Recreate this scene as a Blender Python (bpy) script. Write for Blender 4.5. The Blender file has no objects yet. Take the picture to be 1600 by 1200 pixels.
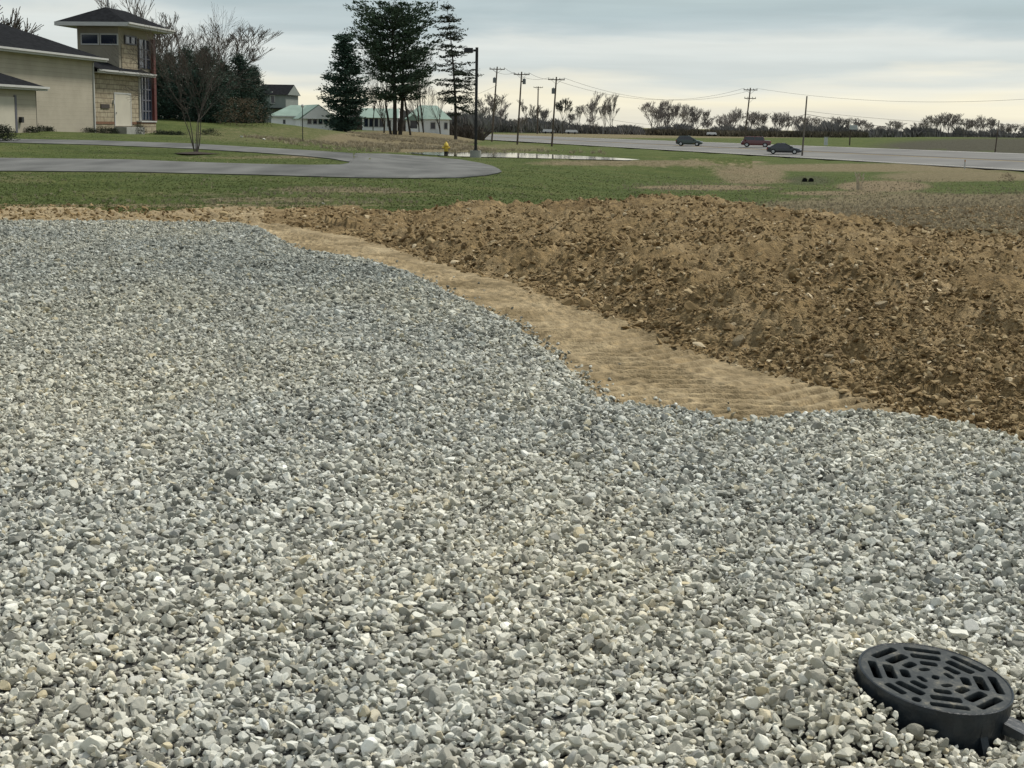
import bpy, math, random
import numpy as np
from mathutils import Matrix, Vector
R = math.radians
random.seed(7)
scene = bpy.context.scene
C = scene.collection

# ------------------------------------------------------------------ camera
F = 2300.0                      # focal length in pixels of a 1600 px wide frame
EYE = 1.9
PITCH = math.atan(405 / F)
cam_d = bpy.data.cameras.new('camera')
cam = bpy.data.objects.new('camera', cam_d)
C.objects.link(cam)
cam_d.sensor_width = 36
cam_d.lens = 36 * F / 1600
cam_d.clip_start = 0.1
cam_d.clip_end = 9000
CAMM = Matrix.Translation((0, 0, EYE)) @ Matrix.Rotation(math.pi / 2 - PITCH, 4, 'X') @ Matrix.Rotation(R(1.0), 4, 'Z')
cam.matrix_world = CAMM
scene.camera = cam
M3 = np.array(CAMM.to_3x3())

# ------------------------------------------------------------------ world
SUN_EL, SUN_AZ = R(54), R(52)      # sun ahead of the camera, slightly right, behind thin cloud
world = bpy.data.worlds.new('World')
scene.world = world
world.use_nodes = True
nt = world.node_tree
nt.nodes.clear()
def N(t, kind, **kw):
    n = t.nodes.new(kind)
    for k, v in kw.items():
        setattr(n, k, v)
    return n
out = N(nt, 'ShaderNodeOutputWorld')
sky = N(nt, 'ShaderNodeTexSky', sky_type='NISHITA', sun_disc=False)
sky.sun_elevation = SUN_EL
sky.sun_rotation = SUN_AZ
sky.dust_density = 3
bg1 = N(nt, 'ShaderNodeBackground'); bg1.inputs[1].default_value = 0.06
nt.links.new(sky.outputs[0], bg1.inputs[0])
tc = N(nt, 'ShaderNodeTexCoord')
sep = N(nt, 'ShaderNodeSeparateXYZ')
nt.links.new(tc.outputs['Generated'], sep.inputs[0])
# big cloud decks: long streaks low over the horizon
mp = N(nt, 'ShaderNodeMapping'); mp.inputs['Scale'].default_value = (4.2, 1.0, 26.0); mp.inputs['Location'].default_value = (3.1, 0.0, 1.7)
mp.inputs['Rotation'].default_value = (0, R(0.6), 0)
nt.links.new(tc.outputs['Generated'], mp.inputs[0])
nz = N(nt, 'ShaderNodeTexNoise'); nz.inputs['Scale'].default_value = 1.3; nz.inputs['Detail'].default_value = 6; nz.inputs['Roughness'].default_value = 0.5; nz.inputs['Distortion'].default_value = 0.4
nt.links.new(mp.outputs[0], nz.inputs[0])
# elevation with a wobble from the clouds
ma = N(nt, 'ShaderNodeMath', operation='MULTIPLY_ADD')
nt.links.new(nz.outputs[0], ma.inputs[0]); ma.inputs[1].default_value = 0.066; 
sb = N(nt, 'ShaderNodeMath', operation='SUBTRACT'); nt.links.new(sep.outputs[2], sb.inputs[0]); sb.inputs[1].default_value = 0.033
nt.links.new(sb.outputs[0], ma.inputs[2])
ramp = N(nt, 'ShaderNodeValToRGB')
nt.links.new(ma.outputs[0], ramp.inputs[0])
cr = ramp.color_ramp
stops = [(0.0, (.82, .79, .67)), (.014, (.96, .90, .70)), (.026, (.82, .82, .73)), (.036, (.64, .70, .69)), (.046, (.70, .75, .73)), (.055, (.74, .78, .75)),
         (.066, (.56, .64, .655)), (.080, (.44, .535, .56)), (.094, (.49, .59, .605)), (.11, (.40, .49, .525)), (.35, (.46, .51, .54)), (1.0, (.56, .61, .65))]
while len(cr.elements) > 1: cr.elements.remove(cr.elements[0])
cr.elements[0].position = stops[0][0]; cr.elements[0].color = (*stops[0][1], 1)
for p, c in stops[1:]:
    e = cr.elements.new(p); e.color = (*c, 1)
# fine streaks
mp2 = N(nt, 'ShaderNodeMapping'); mp2.inputs['Scale'].default_value = (5, 2, 110); mp2.inputs['Rotation'].default_value = (0, R(1.2), 0)
nt.links.new(tc.outputs['Generated'], mp2.inputs[0])
nz2 = N(nt, 'ShaderNodeTexNoise'); nz2.inputs['Scale'].default_value = 1.2; nz2.inputs['Detail'].default_value = 4
nt.links.new(mp2.outputs[0], nz2.inputs[0])
mr = N(nt, 'ShaderNodeMapRange'); mr.inputs[1].default_value = .3; mr.inputs[2].default_value = .7; mr.inputs[3].default_value = .95; mr.inputs[4].default_value = 1.05
nt.links.new(nz2.outputs[0], mr.inputs[0])
bg2 = N(nt, 'ShaderNodeBackground')
nt.links.new(ramp.outputs[0], bg2.inputs[0])
nt.links.new(mr.outputs[0], bg2.inputs[1])
mx = N(nt, 'ShaderNodeMixShader'); mx.inputs[0].default_value = 0.9
nt.links.new(bg1.outputs[0], mx.inputs[1]); nt.links.new(bg2.outputs[0], mx.inputs[2])
nt.links.new(mx.outputs[0], out.inputs[0])

sd = bpy.data.lights.new('sun', 'SUN')
sd.energy = 3.3; sd.angle = R(11); sd.color = (1, .95, .86)
sun = bpy.data.objects.new('sun', sd); C.objects.link(sun)
sdir = Vector((math.sin(SUN_AZ) * math.cos(SUN_EL), math.cos(SUN_AZ) * math.cos(SUN_EL), math.sin(SUN_EL)))
sun.rotation_euler = sdir.to_track_quat('Z', 'Y').to_euler()
scene.view_settings.view_transform = 'Standard'
scene.view_settings.look = 'None'
scene.view_settings.exposure = 0.12
scene.view_settings.gamma = 1.0

# ------------------------------------------------------------------ maths helpers
def ray(px, py):
    d = M3 @ np.array([(px - 800) / F, -(py - 600) / F, -1.0])
    return d / d[1]
def P(px, py, dist):
    d = ray(px, py)
    return (d[0] * dist, dist, EYE + d[2] * dist)
def proj(X, Y, Z):
    v = np.stack([X, Y, Z - EYE], -1) @ M3
    return 800 + F * v[..., 0] / -v[..., 2], 600 - F * v[..., 1] / -v[..., 2]
def ss(x):
    x = np.clip(x, 0, 1); return x * x * (3 - 2 * x)
def _h(ix, iy, seed):
    n = (ix.astype(np.int64) * 374761393 + iy.astype(np.int64) * 668265263 + seed * 1442695041) & 0x7fffffff
    n = ((n ^ (n >> 13)) * 1274126177) & 0x7fffffff
    n = ((n ^ (n >> 15)) * 668265263) & 0x7fffffff
    return (n & 0xffff) / 65535.0
def vn(x, y, seed=0):
    ix = np.floor(x); iy = np.floor(y); fx = x - ix; fy = y - iy
    fx = fx * fx * (3 - 2 * fx); fy = fy * fy * (3 - 2 * fy)
    a = _h(ix, iy, seed); b = _h(ix + 1, iy, seed); c = _h(ix, iy + 1, seed); d = _h(ix + 1, iy + 1, seed)
    return (a * (1 - fx) + b * fx) * (1 - fy) + (c * (1 - fx) + d * fx) * fy - .5
def fbm(x, y, o=4, seed=0, g=.5):
    s = 0; a = 1
    for i in range(o):
        s = s + a * vn(x * 2 ** i * 1.03 + 13.7 * i, y * 2 ** i * .97 + 7.1 * i, seed + i); a *= g
    return s
def plane_pt(px, py, z):
    d = ray(px, py); t = (z - EYE) / d[2]
    return (d[0] * t, t)
def seg_dist(X, Y, poly):
    """signed distance (positive on the left of the walking direction) and arc length"""
    best = np.full(X.shape, 1e18); sg = np.zeros(X.shape); arc = np.zeros(X.shape); L = 0
    for (x0, y0), (x1, y1) in zip(poly[:-1], poly[1:]):
        dx, dy = x1 - x0, y1 - y0; l2 = dx * dx + dy * dy; l = math.sqrt(l2)
        t = np.clip(((X - x0) * dx + (Y - y0) * dy) / l2, 0, 1)
        qx, qy = X - x0 - t * dx, Y - y0 - t * dy
        d = qx * qx + qy * qy; m = d < best
        cr_ = dx * (Y - y0) - dy * (X - x0)
        best = np.where(m, d, best); sg = np.where(m, np.sign(cr_), sg); arc = np.where(m, L + t * l, arc)
        L += l
    return np.sqrt(best) * sg, arc
def inside(X, Y, poly):
    c = np.zeros(X.shape, bool); n = len(poly)
    for i in range(n):
        x0, y0 = poly[i]; x1, y1 = poly[(i + 1) % n]
        if y0 == y1: continue
        m = ((y0 > Y) != (y1 > Y)) & (X < (x1 - x0) * (Y - y0) / (y1 - y0) + x0)
        c ^= m
    return c

# ------------------------------------------------------------------ terrain
ctrl = []
for yy in (-12, 0, 8, 15, 22, 30, 36):
    for uu in (-1.2, -.5, -.2, 0, .2, .5, 1.2):
        ctrl.append((uu * (yy + 20), yy, 0.0))
for px, py, d in [(-300, 268, 50), (0, 268, 50), (300, 272, 50), (600, 283, 46), (0, 225, 73), (-300, 225, 73), (305, 240, 70), (500, 236, 74),
                  (530, 256, 60), (780, 269, 59), (650, 262, 62), (-300, 207, 96), (60, 206, 96), (150, 208, 112), (240, 209, 124), (330, 189, 150), (240, 189, 140), (410, 190, 165), (330, 212, 100),
                  (400, 215, 105), (697, 243, 90), (743, 250, 88), (640, 240, 98), (800, 246, 92), (800, 239, 105), (970, 249, 93), (880, 251, 86), (640, 250, 80),
                  (470, 203, 215), (500, 207, 200), (690, 209, 238), (560, 207, 215), (620, 209, 210), (520, 222, 130), (600, 226, 135), (710, 218, 200), (450, 200, 260),
                  (775, 226, 250), (812, 228, 235), (865, 229, 225), (1000, 248, 140), (1100, 252, 140), (1000, 262, 90), (1000, 285, 60), (900, 300, 47),
                  (1262, 284, 76), (1200, 262, 120), (1300, 258, 135), (1400, 300, 60), (1600, 300, 60), (1800, 300, 60), (1300, 320, 47), (1500, 275, 105), (1620, 280, 105), (1900, 290, 105),
                  (1350, 226, 262), (1440, 217, 262), (1520, 217, 252), (1620, 219, 240), (1800, 222, 230), (1440, 214, 330), (1600, 216, 320)]:
    ctrl.append(P(px, py, d))
# the highway: near and far edge in space
N1 = np.array(P(1600, 267, 151)); N2 = np.array(P(740, 217, 290)); F1 = np.array(P(1600, 240, 185)); F2 = np.array(P(740, 209, 360))
def road_pt(t, w):
    return (N1 + (N2 - N1) * t) * (1 - w) + (F1 + (F2 - F1) * t) * w
for t in (-.5, -.2, 0, .25, .5, .75, 1, 1.4):
    for w in (0, 1):
        ctrl.append(tuple(road_pt(t, w)))
for yy in (450, 800, 1800, 3500):
    for uu in (-1.5, -.5, -.2, 0, .2, .5, 1.5):
        ctrl.append((uu * yy, yy, -.35 if yy < 900 else -.2))
ctrl = np.array(ctrl)
def warp(X, Y):
    return np.stack([X / (Y + 20) * 3.0, np.log(Y + 20) * 1.3], -1)
CW = warp(ctrl[:, 0], np.maximum(ctrl[:, 1], -15))
def kern(r2): return -np.sqrt(r2 + .0064)
_K = kern(((CW[:, None] - CW[None]) ** 2).sum(-1))
_n = len(CW)
_A = np.zeros((_n + 1, _n + 1)); _A[:_n, :_n] = _K + np.eye(_n) * .003; _A[:_n, _n] = 1; _A[_n, :_n] = 1
RW = np.linalg.solve(_A, np.append(ctrl[:, 2], 0))
def base_z(X, Y):
    sh = X.shape; X = X.ravel(); Y = np.maximum(Y.ravel(), -15)
    o = np.empty(len(X))
    for i in range(0, len(X), 60000):
        w = warp(X[i:i + 60000], Y[i:i + 60000])
        o[i:i + 60000] = kern(((w[:, None] - CW[None]) ** 2).sum(-1)) @ RW[:_n] + RW[_n]
    z = o.reshape(sh)
    flat = 1 - ss((Y.reshape(sh) - 30) / 8)
    return z * (1 - flat)
def road_coords(X, Y):
    """w: 0 at near edge, 1 at far edge; dist outside; interpolated z"""
    def ln(a, b):
        d = (b - a)[:2]; l = np.hypot(*d); return ((X - a[0]) * d[1] - (Y - a[1]) * d[0]) / l
    dn = ln(N1, N2); df = ln(F1, F2)       # positive to the right of the direction = far side
    wd = dn - df
    w = dn / np.where(np.abs(wd) < 1e-3, 1e-3, wd)
    q = (N1 + (N2 - N1) * .5) ; d = (N2 - N1)[:2]; L = np.hypot(*d); d = d / L
    t = ((X - N1[0]) * d[0] + (Y - N1[1]) * d[1]) / L
    wc = np.clip(w, 0, 1)
    # correct t for the far edge's own parametrisation
    tf = ((X - F1[0]) * d[0] + (Y - F1[1]) * d[1]) / (((F2 - F1)[:2] * d).sum())
    tt = t * (1 - wc) + tf * wc
    z = (N1[2] + (N2[2] - N1[2]) * tt) * (1 - wc) + (F1[2] + (F2[2] - F1[2]) * tt) * wc
    off = np.maximum(np.maximum(-.75 - tt, tt - 1.9), 0) * L
    outd = np.where(w < 0, -dn, np.where(w > 1, df, 0)); outd = np.abs(outd) + off
    return w, outd, z
POND = [P(*p) for p in [(640, 239, 103), (700, 238, 103), (800, 239, 103), (880, 243, 100), (960, 248, 95), (975, 250, 93), (900, 248.5, 93), (800, 247, 93), (743, 245.5, 93), (700, 244, 95), (660, 242, 98)]]
WATER_Z = EYE - 47.5 * 98 / F + .03
POND2 = [plane_pt(p[0], p[1], WATER_Z) for p in [(630, 238.5), (700, 237), (800, 238.5), (880, 242), (960, 246.5), (1000, 249.2), (980, 250.2), (900, 248.5), (800, 246), (743, 245), (700, 243.5), (660, 241)]]
gedge_px = [(-900, 345), (-300, 346), (0, 346), (200, 347), (380, 350), (412, 357), (440, 372), (468, 390), (530, 399), (590, 409), (650, 428), (700, 453), (760, 480), (800, 500), (850, 538), (895, 572), (925, 603), (943, 626),
            (985, 631), (1050, 636), (1110, 645), (1150, 658), (1190, 652), (1240, 645), (1300, 641), (1380, 644), (1450, 654), (1520, 664), (1600, 686), (1750, 735), (1900, 800)]
gedge = [plane_pt(x, y, .08) for x, y in gedge_px]
_r = random.Random(44); _g = []
for (x0, y0), (x1, y1) in zip(gedge[:-1], gedge[1:]):
    _m = max(1, int(math.hypot(x1 - x0, y1 - y0) / .16))
    for k in range(_m):
        f = k / _m; j = .045 if k else .02; _g.append((x0 + (x1 - x0) * f + _r.gauss(0, j), y0 + (y1 - y0) * f + _r.gauss(0, j)))
gpoly = _g + [gedge[-1]] + [(6, 4.5), (6, -8), (-14, -8), (-24, 26)]
toe_px = [(380, 322), (430, 347), (500, 358), (560, 374), (620, 388), (700, 411), (790, 441), (870, 466), (940, 490), (1010, 514), (1080, 535), (1160, 556), (1230, 580), (1310, 606), (1380, 633), (1450, 652), (1600, 692), (1900, 775), (2300, 900)]
toe = [plane_pt(x, y, 0) for x, y in toe_px]
AZ = np.array([-2000, 400, 480, 560, 640, 700, 800, 1000, 1150, 1300, 1450, 1700, 3000.])
HM = np.array([0, 0, .04, .12, .30, .50, .57, .60, .48, .32, .14, .06, .05])
SB_px = np.array([-3000, -100, 0, 300, 430, 520, 640, 700, 1200, 1320, 1450, 1600, 3000.])
SB_Y = np.array([31, 31, 31.0, 32.0, 33.0, 33.5, 32, 31, 31, 29.5, 27, 25, 24.])
def mound_parts(X, Y):
    az = 800 + X / np.maximum(Y, 2) * F
    d, arc = seg_dist(X, Y, toe)
    wob = fbm(X * .8, Y * .8, 3, 5) * .35
    dd = d + wob
    H = np.interp(az, AZ, HM)
    back = 1 - ss((Y - np.interp(az, AZ, [27.] * 8 + [27, 26, 24, 22, 22])) / 5.0)
    m = H * (.40 * ss(dd / .9) + .60 * ss((dd - .2) / 6.0)) * back
    return m, dd, arc, d
def terrain(X, Y, detail=True):
    X = np.asarray(X, float); Y = np.asarray(Y, float)
    z = base_z(X, Y)
    near = (Y < 46) & (Y > 2)
    if near.any():
        x, y = X[near], Y[near]
        m, dd, arc, d = mound_parts(x, y)
        gin = inside(x, y, gpoly); gd, _ = seg_dist(x, y, gedge); gd = np.abs(gd)
        add = m.copy()
        az = 800 + x / np.maximum(y, 2) * F
        soil = y < np.interp(az, SB_px, SB_Y)
        if detail:
            on = ss(dd / .5) * (1 - ss((y - 31) / 6)) * (.15 + .85 * ss((az - 380) / 120))
            rough = (fbm(x * 1.1, y * 1.1, 3, 11) * .19 + fbm(x * 4.5, y * 4.5, 4, 12, .6) * .11 + np.abs(fbm(x * 9, y * 9, 2, 14)) * .06)
            big = (np.maximum(fbm(x * .55, y * .8, 3, 17) - .05, 0) * .16 + np.maximum(fbm(x * 2.2, y * 2.6, 3, 18) - .12, 0) * .30) * (1 - .6 * ss((y - 19) / 5))
            add += on * (rough + big) * np.where(m > .02, 1, .35)
            # compacted track: cleat bars and ruts
            tr = (~gin) & (dd < .3)
            ta, tb = np.array(plane_pt(470, 376, 0)), np.array(plane_pt(1330, 634, 0)); td = (tb - ta) / np.hypot(*(tb - ta))
            sl = (x - ta[0]) * td[0] + (y - ta[1]) * td[1]; sq = (x - ta[0]) * -td[1] + (y - ta[1]) * td[0]
            cover = np.zeros_like(sl)
            for c, wdt, sp, ph, skew in ((-.05, .26, .215, 0, .10), (-.62, .24, .225, 1.3, -.12), (-1.25, .26, .21, 2.1, .05), (-1.9, .26, .22, .4, .1), (.42, .14, .19, 4, 0)):
                b = 1 - ss((np.abs(sq - c + .04 * np.sin(sl * .9 + ph)) - wdt) / .05)
                bars = np.sin((sl + skew * (sq - c) / .25) / sp * 2 * math.pi + ph)
                fade = ss((fbm(x * .8, y * .5, 2, 41 + int(ph * 3)) + .42) * 2.4)
                add += np.where(tr, b * (1 - cover) * (-.020 + .027 * np.clip(bars * 3 - .6, -1, 1) * fade), 0); cover = np.maximum(cover, b)
            add += np.where(tr & soil, fbm(x * .8, y * .8, 2, 22) * .022 + fbm(x * 13, y * 13, 3, 23) * .014, 0)
        und = fbm(x * .7, y * .7, 3, 51) * .05
        add = np.where(gin, .075 * ss(gd / .13) + und * ss(gd / .6) + (.01 if detail else 0), add)
        z[near] += add
    if detail:
        g = (Y > 30) & (Y < 400)
        z[g] += fbm(X[g] * .5, Y[g] * .5, 3, 61) * .05 * ss((Y[g] - 30) / 8)
        rd = (Y > 90)
        w, od, rz = road_coords(X[rd], Y[rd])
        zz = z[rd]; k = ss(od / 5)
        z[rd] = np.where(od < 5, (rz - .14) * (1 - k) + zz * k, zz)
        pi = (Y > 76) & (Y < 125)
        x, y = X[pi], Y[pi]
        pin = inside(x, y, POND2); pdist, _ = seg_dist(x, y, POND2 + POND2[:1]); pdist = np.abs(pdist)
        zp = z[pi]
        k = ss((pdist - 2) / 9)
        z[pi] = np.where(pin, WATER_Z - .12, np.where(pdist < 11, np.where(Y[pi] < 100, (WATER_Z - .02) * (1 - k) + zp * k, np.maximum((WATER_Z + .02) * (1 - k) + zp * k, WATER_Z + .02)), zp))
    return z
def tz(x, y):
    return float(terrain(np.array([float(x)]), np.array([float(y)]))[0])
def G(px, py, lo=3.0, hi=700.0):
    """ground point seen at a photo pixel"""
    d = ray(px, py)
    Y = np.geomspace(lo, hi, 1500)
    z = terrain(d[0] * Y, Y); rz = EYE + d[2] * Y
    k = np.argmax(rz < z)
    if not (rz < z).any(): k = len(Y) - 1
    y0 = Y[max(k - 1, 0)]; y1 = Y[k]
    yy = (y0 + y1) / 2
    return Vector((d[0] * yy, yy, tz(d[0] * yy, yy)))

# ------------------------------------------------------------------ materials
MATS = {}
def mat(name, col, rough=.8, var=.12, scale=8, bump=0, bscale=40, metal=0, col2=None, coords='Object', spec=.3, stretch=None, rand=0):
    if name in MATS: return MATS[name]
    m = bpy.data.materials.new(name); m.use_nodes = True
    t = m.node_tree; b = t.nodes['Principled BSDF']
    b.inputs['Roughness'].default_value = rough; b.inputs['Metallic'].default_value = metal
    b.inputs['Specular IOR Level'].default_value = spec
    tc = N(t, 'ShaderNodeTexCoord'); vec = tc.outputs[coords]
    if stretch:
        mp = N(t, 'ShaderNodeMapping'); mp.inputs['Scale'].default_value = stretch
        t.links.new(vec, mp.inputs[0]); vec = mp.outputs[0]
    nz = N(t, 'ShaderNodeTexNoise'); nz.inputs['Scale'].default_value = scale; nz.inputs['Detail'].default_value = 5
    t.links.new(vec, nz.inputs[0])
    r = N(t, 'ShaderNodeValToRGB'); t.links.new(nz.outputs[0], r.inputs[0])
    c2 = col2 or tuple(min(1, c * (1 + var)) for c in col)
    c1 = tuple(c * (1 - var) for c in col) if not col2 else col
    r.color_ramp.elements[0].position = .32; r.color_ramp.elements[0].color = (*c1, 1)
    r.color_ramp.elements[1].position = .68; r.color_ramp.elements[1].color = (*c2, 1)
    o = r.outputs[0]
    if rand:
        oi = N(t, 'ShaderNodeObjectInfo'); hs = N(t, 'ShaderNodeHueSaturation')
        mr = N(t, 'ShaderNodeMapRange'); mr.inputs[3].default_value = 1 - rand; mr.inputs[4].default_value = 1 + rand
        t.links.new(oi.outputs['Random'], mr.inputs[0]); t.links.new(mr.outputs[0], hs.inputs['Value']); t.links.new(o, hs.inputs['Color']); o = hs.outputs[0]
    t.links.new(o, b.inputs['Base Color'])
    if bump:
        n2 = N(t, 'ShaderNodeTexNoise'); n2.inputs['Scale'].default_value = bscale; n2.inputs['Detail'].default_value = 4
        t.links.new(vec, n2.inputs[0])
        bp = N(t, 'ShaderNodeBump'); bp.inputs['Strength'].default_value = min(1, bump); bp.inputs['Distance'].default_value = .02
        t.links.new(n2.outputs[0], bp.inputs['Height']); t.links.new(bp.outputs[0], b.inputs['Normal'])
    MATS[name] = m
    return m
def ramp_node(t, fac, stops):
    r = N(t, 'ShaderNodeValToRGB'); cr = r.color_ramp
    while len(cr.elements) > 1: cr.elements.remove(cr.elements[0])
    cr.elements[0].position = stops[0][0]; cr.elements[0].color = (*stops[0][1], 1)
    for p, c in stops[1:]:
        e = cr.elements.new(p); e.color = (*c, 1)
    if fac is not None: t.links.new(fac, r.inputs[0])
    return r.outputs[0]
def mixc(t, a, b, f, mode='MIX'):
    m = N(t, 'ShaderNodeMix', data_type='RGBA', blend_type=mode)
    for sock, v in ((m.inputs[0], f), (m.inputs[6], a), (m.inputs[7], b)):
        if isinstance(v, (int, float)): sock.default_value = v
        elif isinstance(v, tuple): sock.default_value = (*v, 1)
        else: t.links.new(v, sock)
    return m.outputs[2]
def noise(t, vec, scale, detail=5, rough=.5):
    n = N(t, 'ShaderNodeTexNoise'); n.inputs['Scale'].default_value = scale; n.inputs['Detail'].default_value = detail; n.inputs['Roughness'].default_value = rough
    t.links.new(vec, n.inputs[0]); return n.outputs[0]
def bumpn(t, b, h, strength, dist):
    bp = N(t, 'ShaderNodeBump'); bp.inputs['Strength'].default_value = strength; bp.inputs['Distance'].default_value = dist
    t.links.new(h, bp.inputs['Height']); t.links.new(bp.outputs[0], b.inputs['Normal'])
def newmat(name, rough=.9, spec=.2):
    m = bpy.data.materials.new(name); m.use_nodes = True; t = m.node_tree; b = t.nodes['Principled BSDF']
    b.inputs['Roughness'].default_value = rough; b.inputs['Specular IOR Level'].default_value = spec
    tc = N(t, 'ShaderNodeTexCoord'); MATS[name] = m
    return m, t, b, tc.outputs['Object']

# ground cover: green / dry / dark by vertex masks
gm, t, b, ov = newmat('ground_cover', .95, .1)
dry = N(t, 'ShaderNodeAttribute', attribute_name='dry').outputs['Fac']
bare = N(t, 'ShaderNodeAttribute', attribute_name='bare').outputs['Fac']
dark = N(t, 'ShaderNodeAttribute', attribute_name='dark').outputs['Fac']
n1 = noise(t, ov, .35, 6, .6); n2 = noise(t, ov, 3.0, 5, .6); n3 = noise(t, ov, 14, 4, .7)
g1 = ramp_node(t, n1, [(.3, (.058, .080, .022)), (.5, (.080, .104, .030)), (.7, (.115, .125, .045))])
g2 = ramp_node(t, n2, [(.3, (.74, .77, .74)), (.55, (1, 1, 1)), (.75, (1.2, 1.17, 1.1))])
green = mixc(t, g1, g2, 1.0, 'MULTIPLY')
d1 = ramp_node(t, n2, [(.3, (.115, .095, .052)), (.55, (.19, .158, .095)), (.75, (.29, .245, .155))])
def thr(t, m, n, k=1.1):
    a = N(t, 'ShaderNodeMath', operation='MULTIPLY_ADD'); t.links.new(n, a.inputs[0]); a.inputs[1].default_value = k; a.inputs[2].default_value = -.5 * k
    s = N(t, 'ShaderNodeMath', operation='ADD', use_clamp=False); t.links.new(a.outputs[0], s.inputs[0]); t.links.new(m, s.inputs[1])
    r = N(t, 'ShaderNodeMapRange', interpolation_type='SMOOTHSTEP'); r.inputs[1].default_value = .25; r.inputs[2].default_value = .75; t.links.new(s.outputs[0], r.inputs[0])
    return r.outputs[0]
c = mixc(t, green, d1, thr(t, dry, n2))
b1 = ramp_node(t, n3, [(.3, (.13, .10, .06)), (.6, (.24, .19, .12)), (.8, (.32, .26, .17))])
c = mixc(t, c, b1, thr(t, bare, n2))
k1 = ramp_node(t, n2, [(.3, (.05, .045, .035)), (.7, (.085, .078, .06))])
c = mixc(t, c, k1, dark)
n3c = ramp_node(t, n3, [(.3, (.72, .72, .72)), (.7, (1.25, 1.25, 1.2))])
c = mixc(t, c, n3c, 1.0, 'MULTIPLY')
t.links.new(c, b.inputs['Base Color'])
bumpn(t, b, n3, .8, .12)

def soilmat(name, cols, pale, bs):
    m, t, b, ov = newmat(name, .95, .12)
    a = noise(t, ov, 1.1, 5, .6); c_ = noise(t, ov, 9, 6, .65); d_ = noise(t, ov, 45, 3, .6)
    base = ramp_node(t, a, [(.3, cols[0]), (.5, cols[1]), (.72, cols[2])])
    mul = ramp_node(t, c_, [(.28, (.45, .43, .40)), (.5, (.95, .95, .95)), (.72, (1.6, 1.55, 1.5))])
    col = mixc(t, base, mul, .9, 'MULTIPLY')
    pl = ramp_node(t, d_, [(.62, (0, 0, 0)), (.70, (1, 1, 1))])
    sepx = N(t, 'ShaderNodeSeparateColor'); t.links.new(pl, sepx.inputs[0])
    pm = N(t, 'ShaderNodeMath', operation='MULTIPLY'); t.links.new(sepx.outputs[0], pm.inputs[0]); pm.inputs[1].default_value = .55
    col = mixc(t, col, pale, pm.outputs[0])
    t.links.new(col, b.inputs['Base Color'])
    hh = N(t, 'ShaderNodeMath', operation='ADD'); t.links.new(c_, hh.inputs[0]); t.links.new(d_, hh.inputs[1])
    bumpn(t, b, hh.outputs[0], .9, bs)
    return m
soil = soilmat('loose_soil', [(.165, .114, .054), (.25, .18, .09), (.335, .255, .145)], (.52, .44, .30), .05)
track_m = soilmat('packed_clay', [(.165, .126, .068), (.29, .226, .132), (.395, .32, .20)], (.50, .40, .24), .02)
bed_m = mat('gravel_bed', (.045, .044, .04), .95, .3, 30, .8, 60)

def stonemat(name, stops, pale=None, vscale=22, patch=None):
    m, t, b, ov = newmat(name, .88, .2)
    oi = N(t, 'ShaderNodeObjectInfo')
    base = ramp_node(t, oi.outputs['Random'], stops)
    n = noise(t, ov, vscale * 4, 4, .6)
    mul = ramp_node(t, n, [(.3, (.78, .78, .77)), (.7, (1.18, 1.18, 1.18))])
    col = mixc(t, base, mul, 1.0, 'MULTIPLY')
    if patch:
        sepn = N(t, 'ShaderNodeMapping'); sepn.inputs['Scale'].default_value = (1, .6, 1); t.links.new(oi.outputs['Location'], sepn.inputs[0])
        pn = noise(t, sepn.outputs[0], .42, 4)
        pc = ramp_node(t, pn, patch)
        col = mixc(t, col, pc, 1.0, 'MULTIPLY')
        # dimming by the window glass painted in: near stones lighter, far ones darker
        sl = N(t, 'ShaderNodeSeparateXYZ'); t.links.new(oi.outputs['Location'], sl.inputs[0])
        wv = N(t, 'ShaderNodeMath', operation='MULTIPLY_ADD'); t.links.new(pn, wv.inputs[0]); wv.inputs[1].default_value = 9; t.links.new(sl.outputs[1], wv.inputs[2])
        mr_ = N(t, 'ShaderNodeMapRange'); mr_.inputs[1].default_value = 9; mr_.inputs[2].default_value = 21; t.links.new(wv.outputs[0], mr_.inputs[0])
        glass_dim = ramp_node(t, mr_.outputs[0], [(0, (1.22, 1.215, 1.20)), (1, (.76, .78, .77))])
        col = mixc(t, col, glass_dim, 1.0, 'MULTIPLY')
    t.links.new(col, b.inputs['Base Color'])
    bumpn(t, b, n, .5, .004)
    return m
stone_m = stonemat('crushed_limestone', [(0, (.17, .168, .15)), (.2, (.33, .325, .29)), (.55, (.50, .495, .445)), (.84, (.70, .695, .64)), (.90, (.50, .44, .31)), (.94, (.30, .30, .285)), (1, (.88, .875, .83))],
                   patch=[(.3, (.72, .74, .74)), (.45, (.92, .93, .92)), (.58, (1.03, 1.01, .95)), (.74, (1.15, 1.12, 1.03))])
clod_m = stonemat('soil_clods_mat', [(0, (.13, .088, .042)), (.4, (.22, .155, .074)), (.8, (.30, .216, .11)), (.94, (.37, .285, .16)), (1, (.58, .48, .32))], vscale=8)

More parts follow.
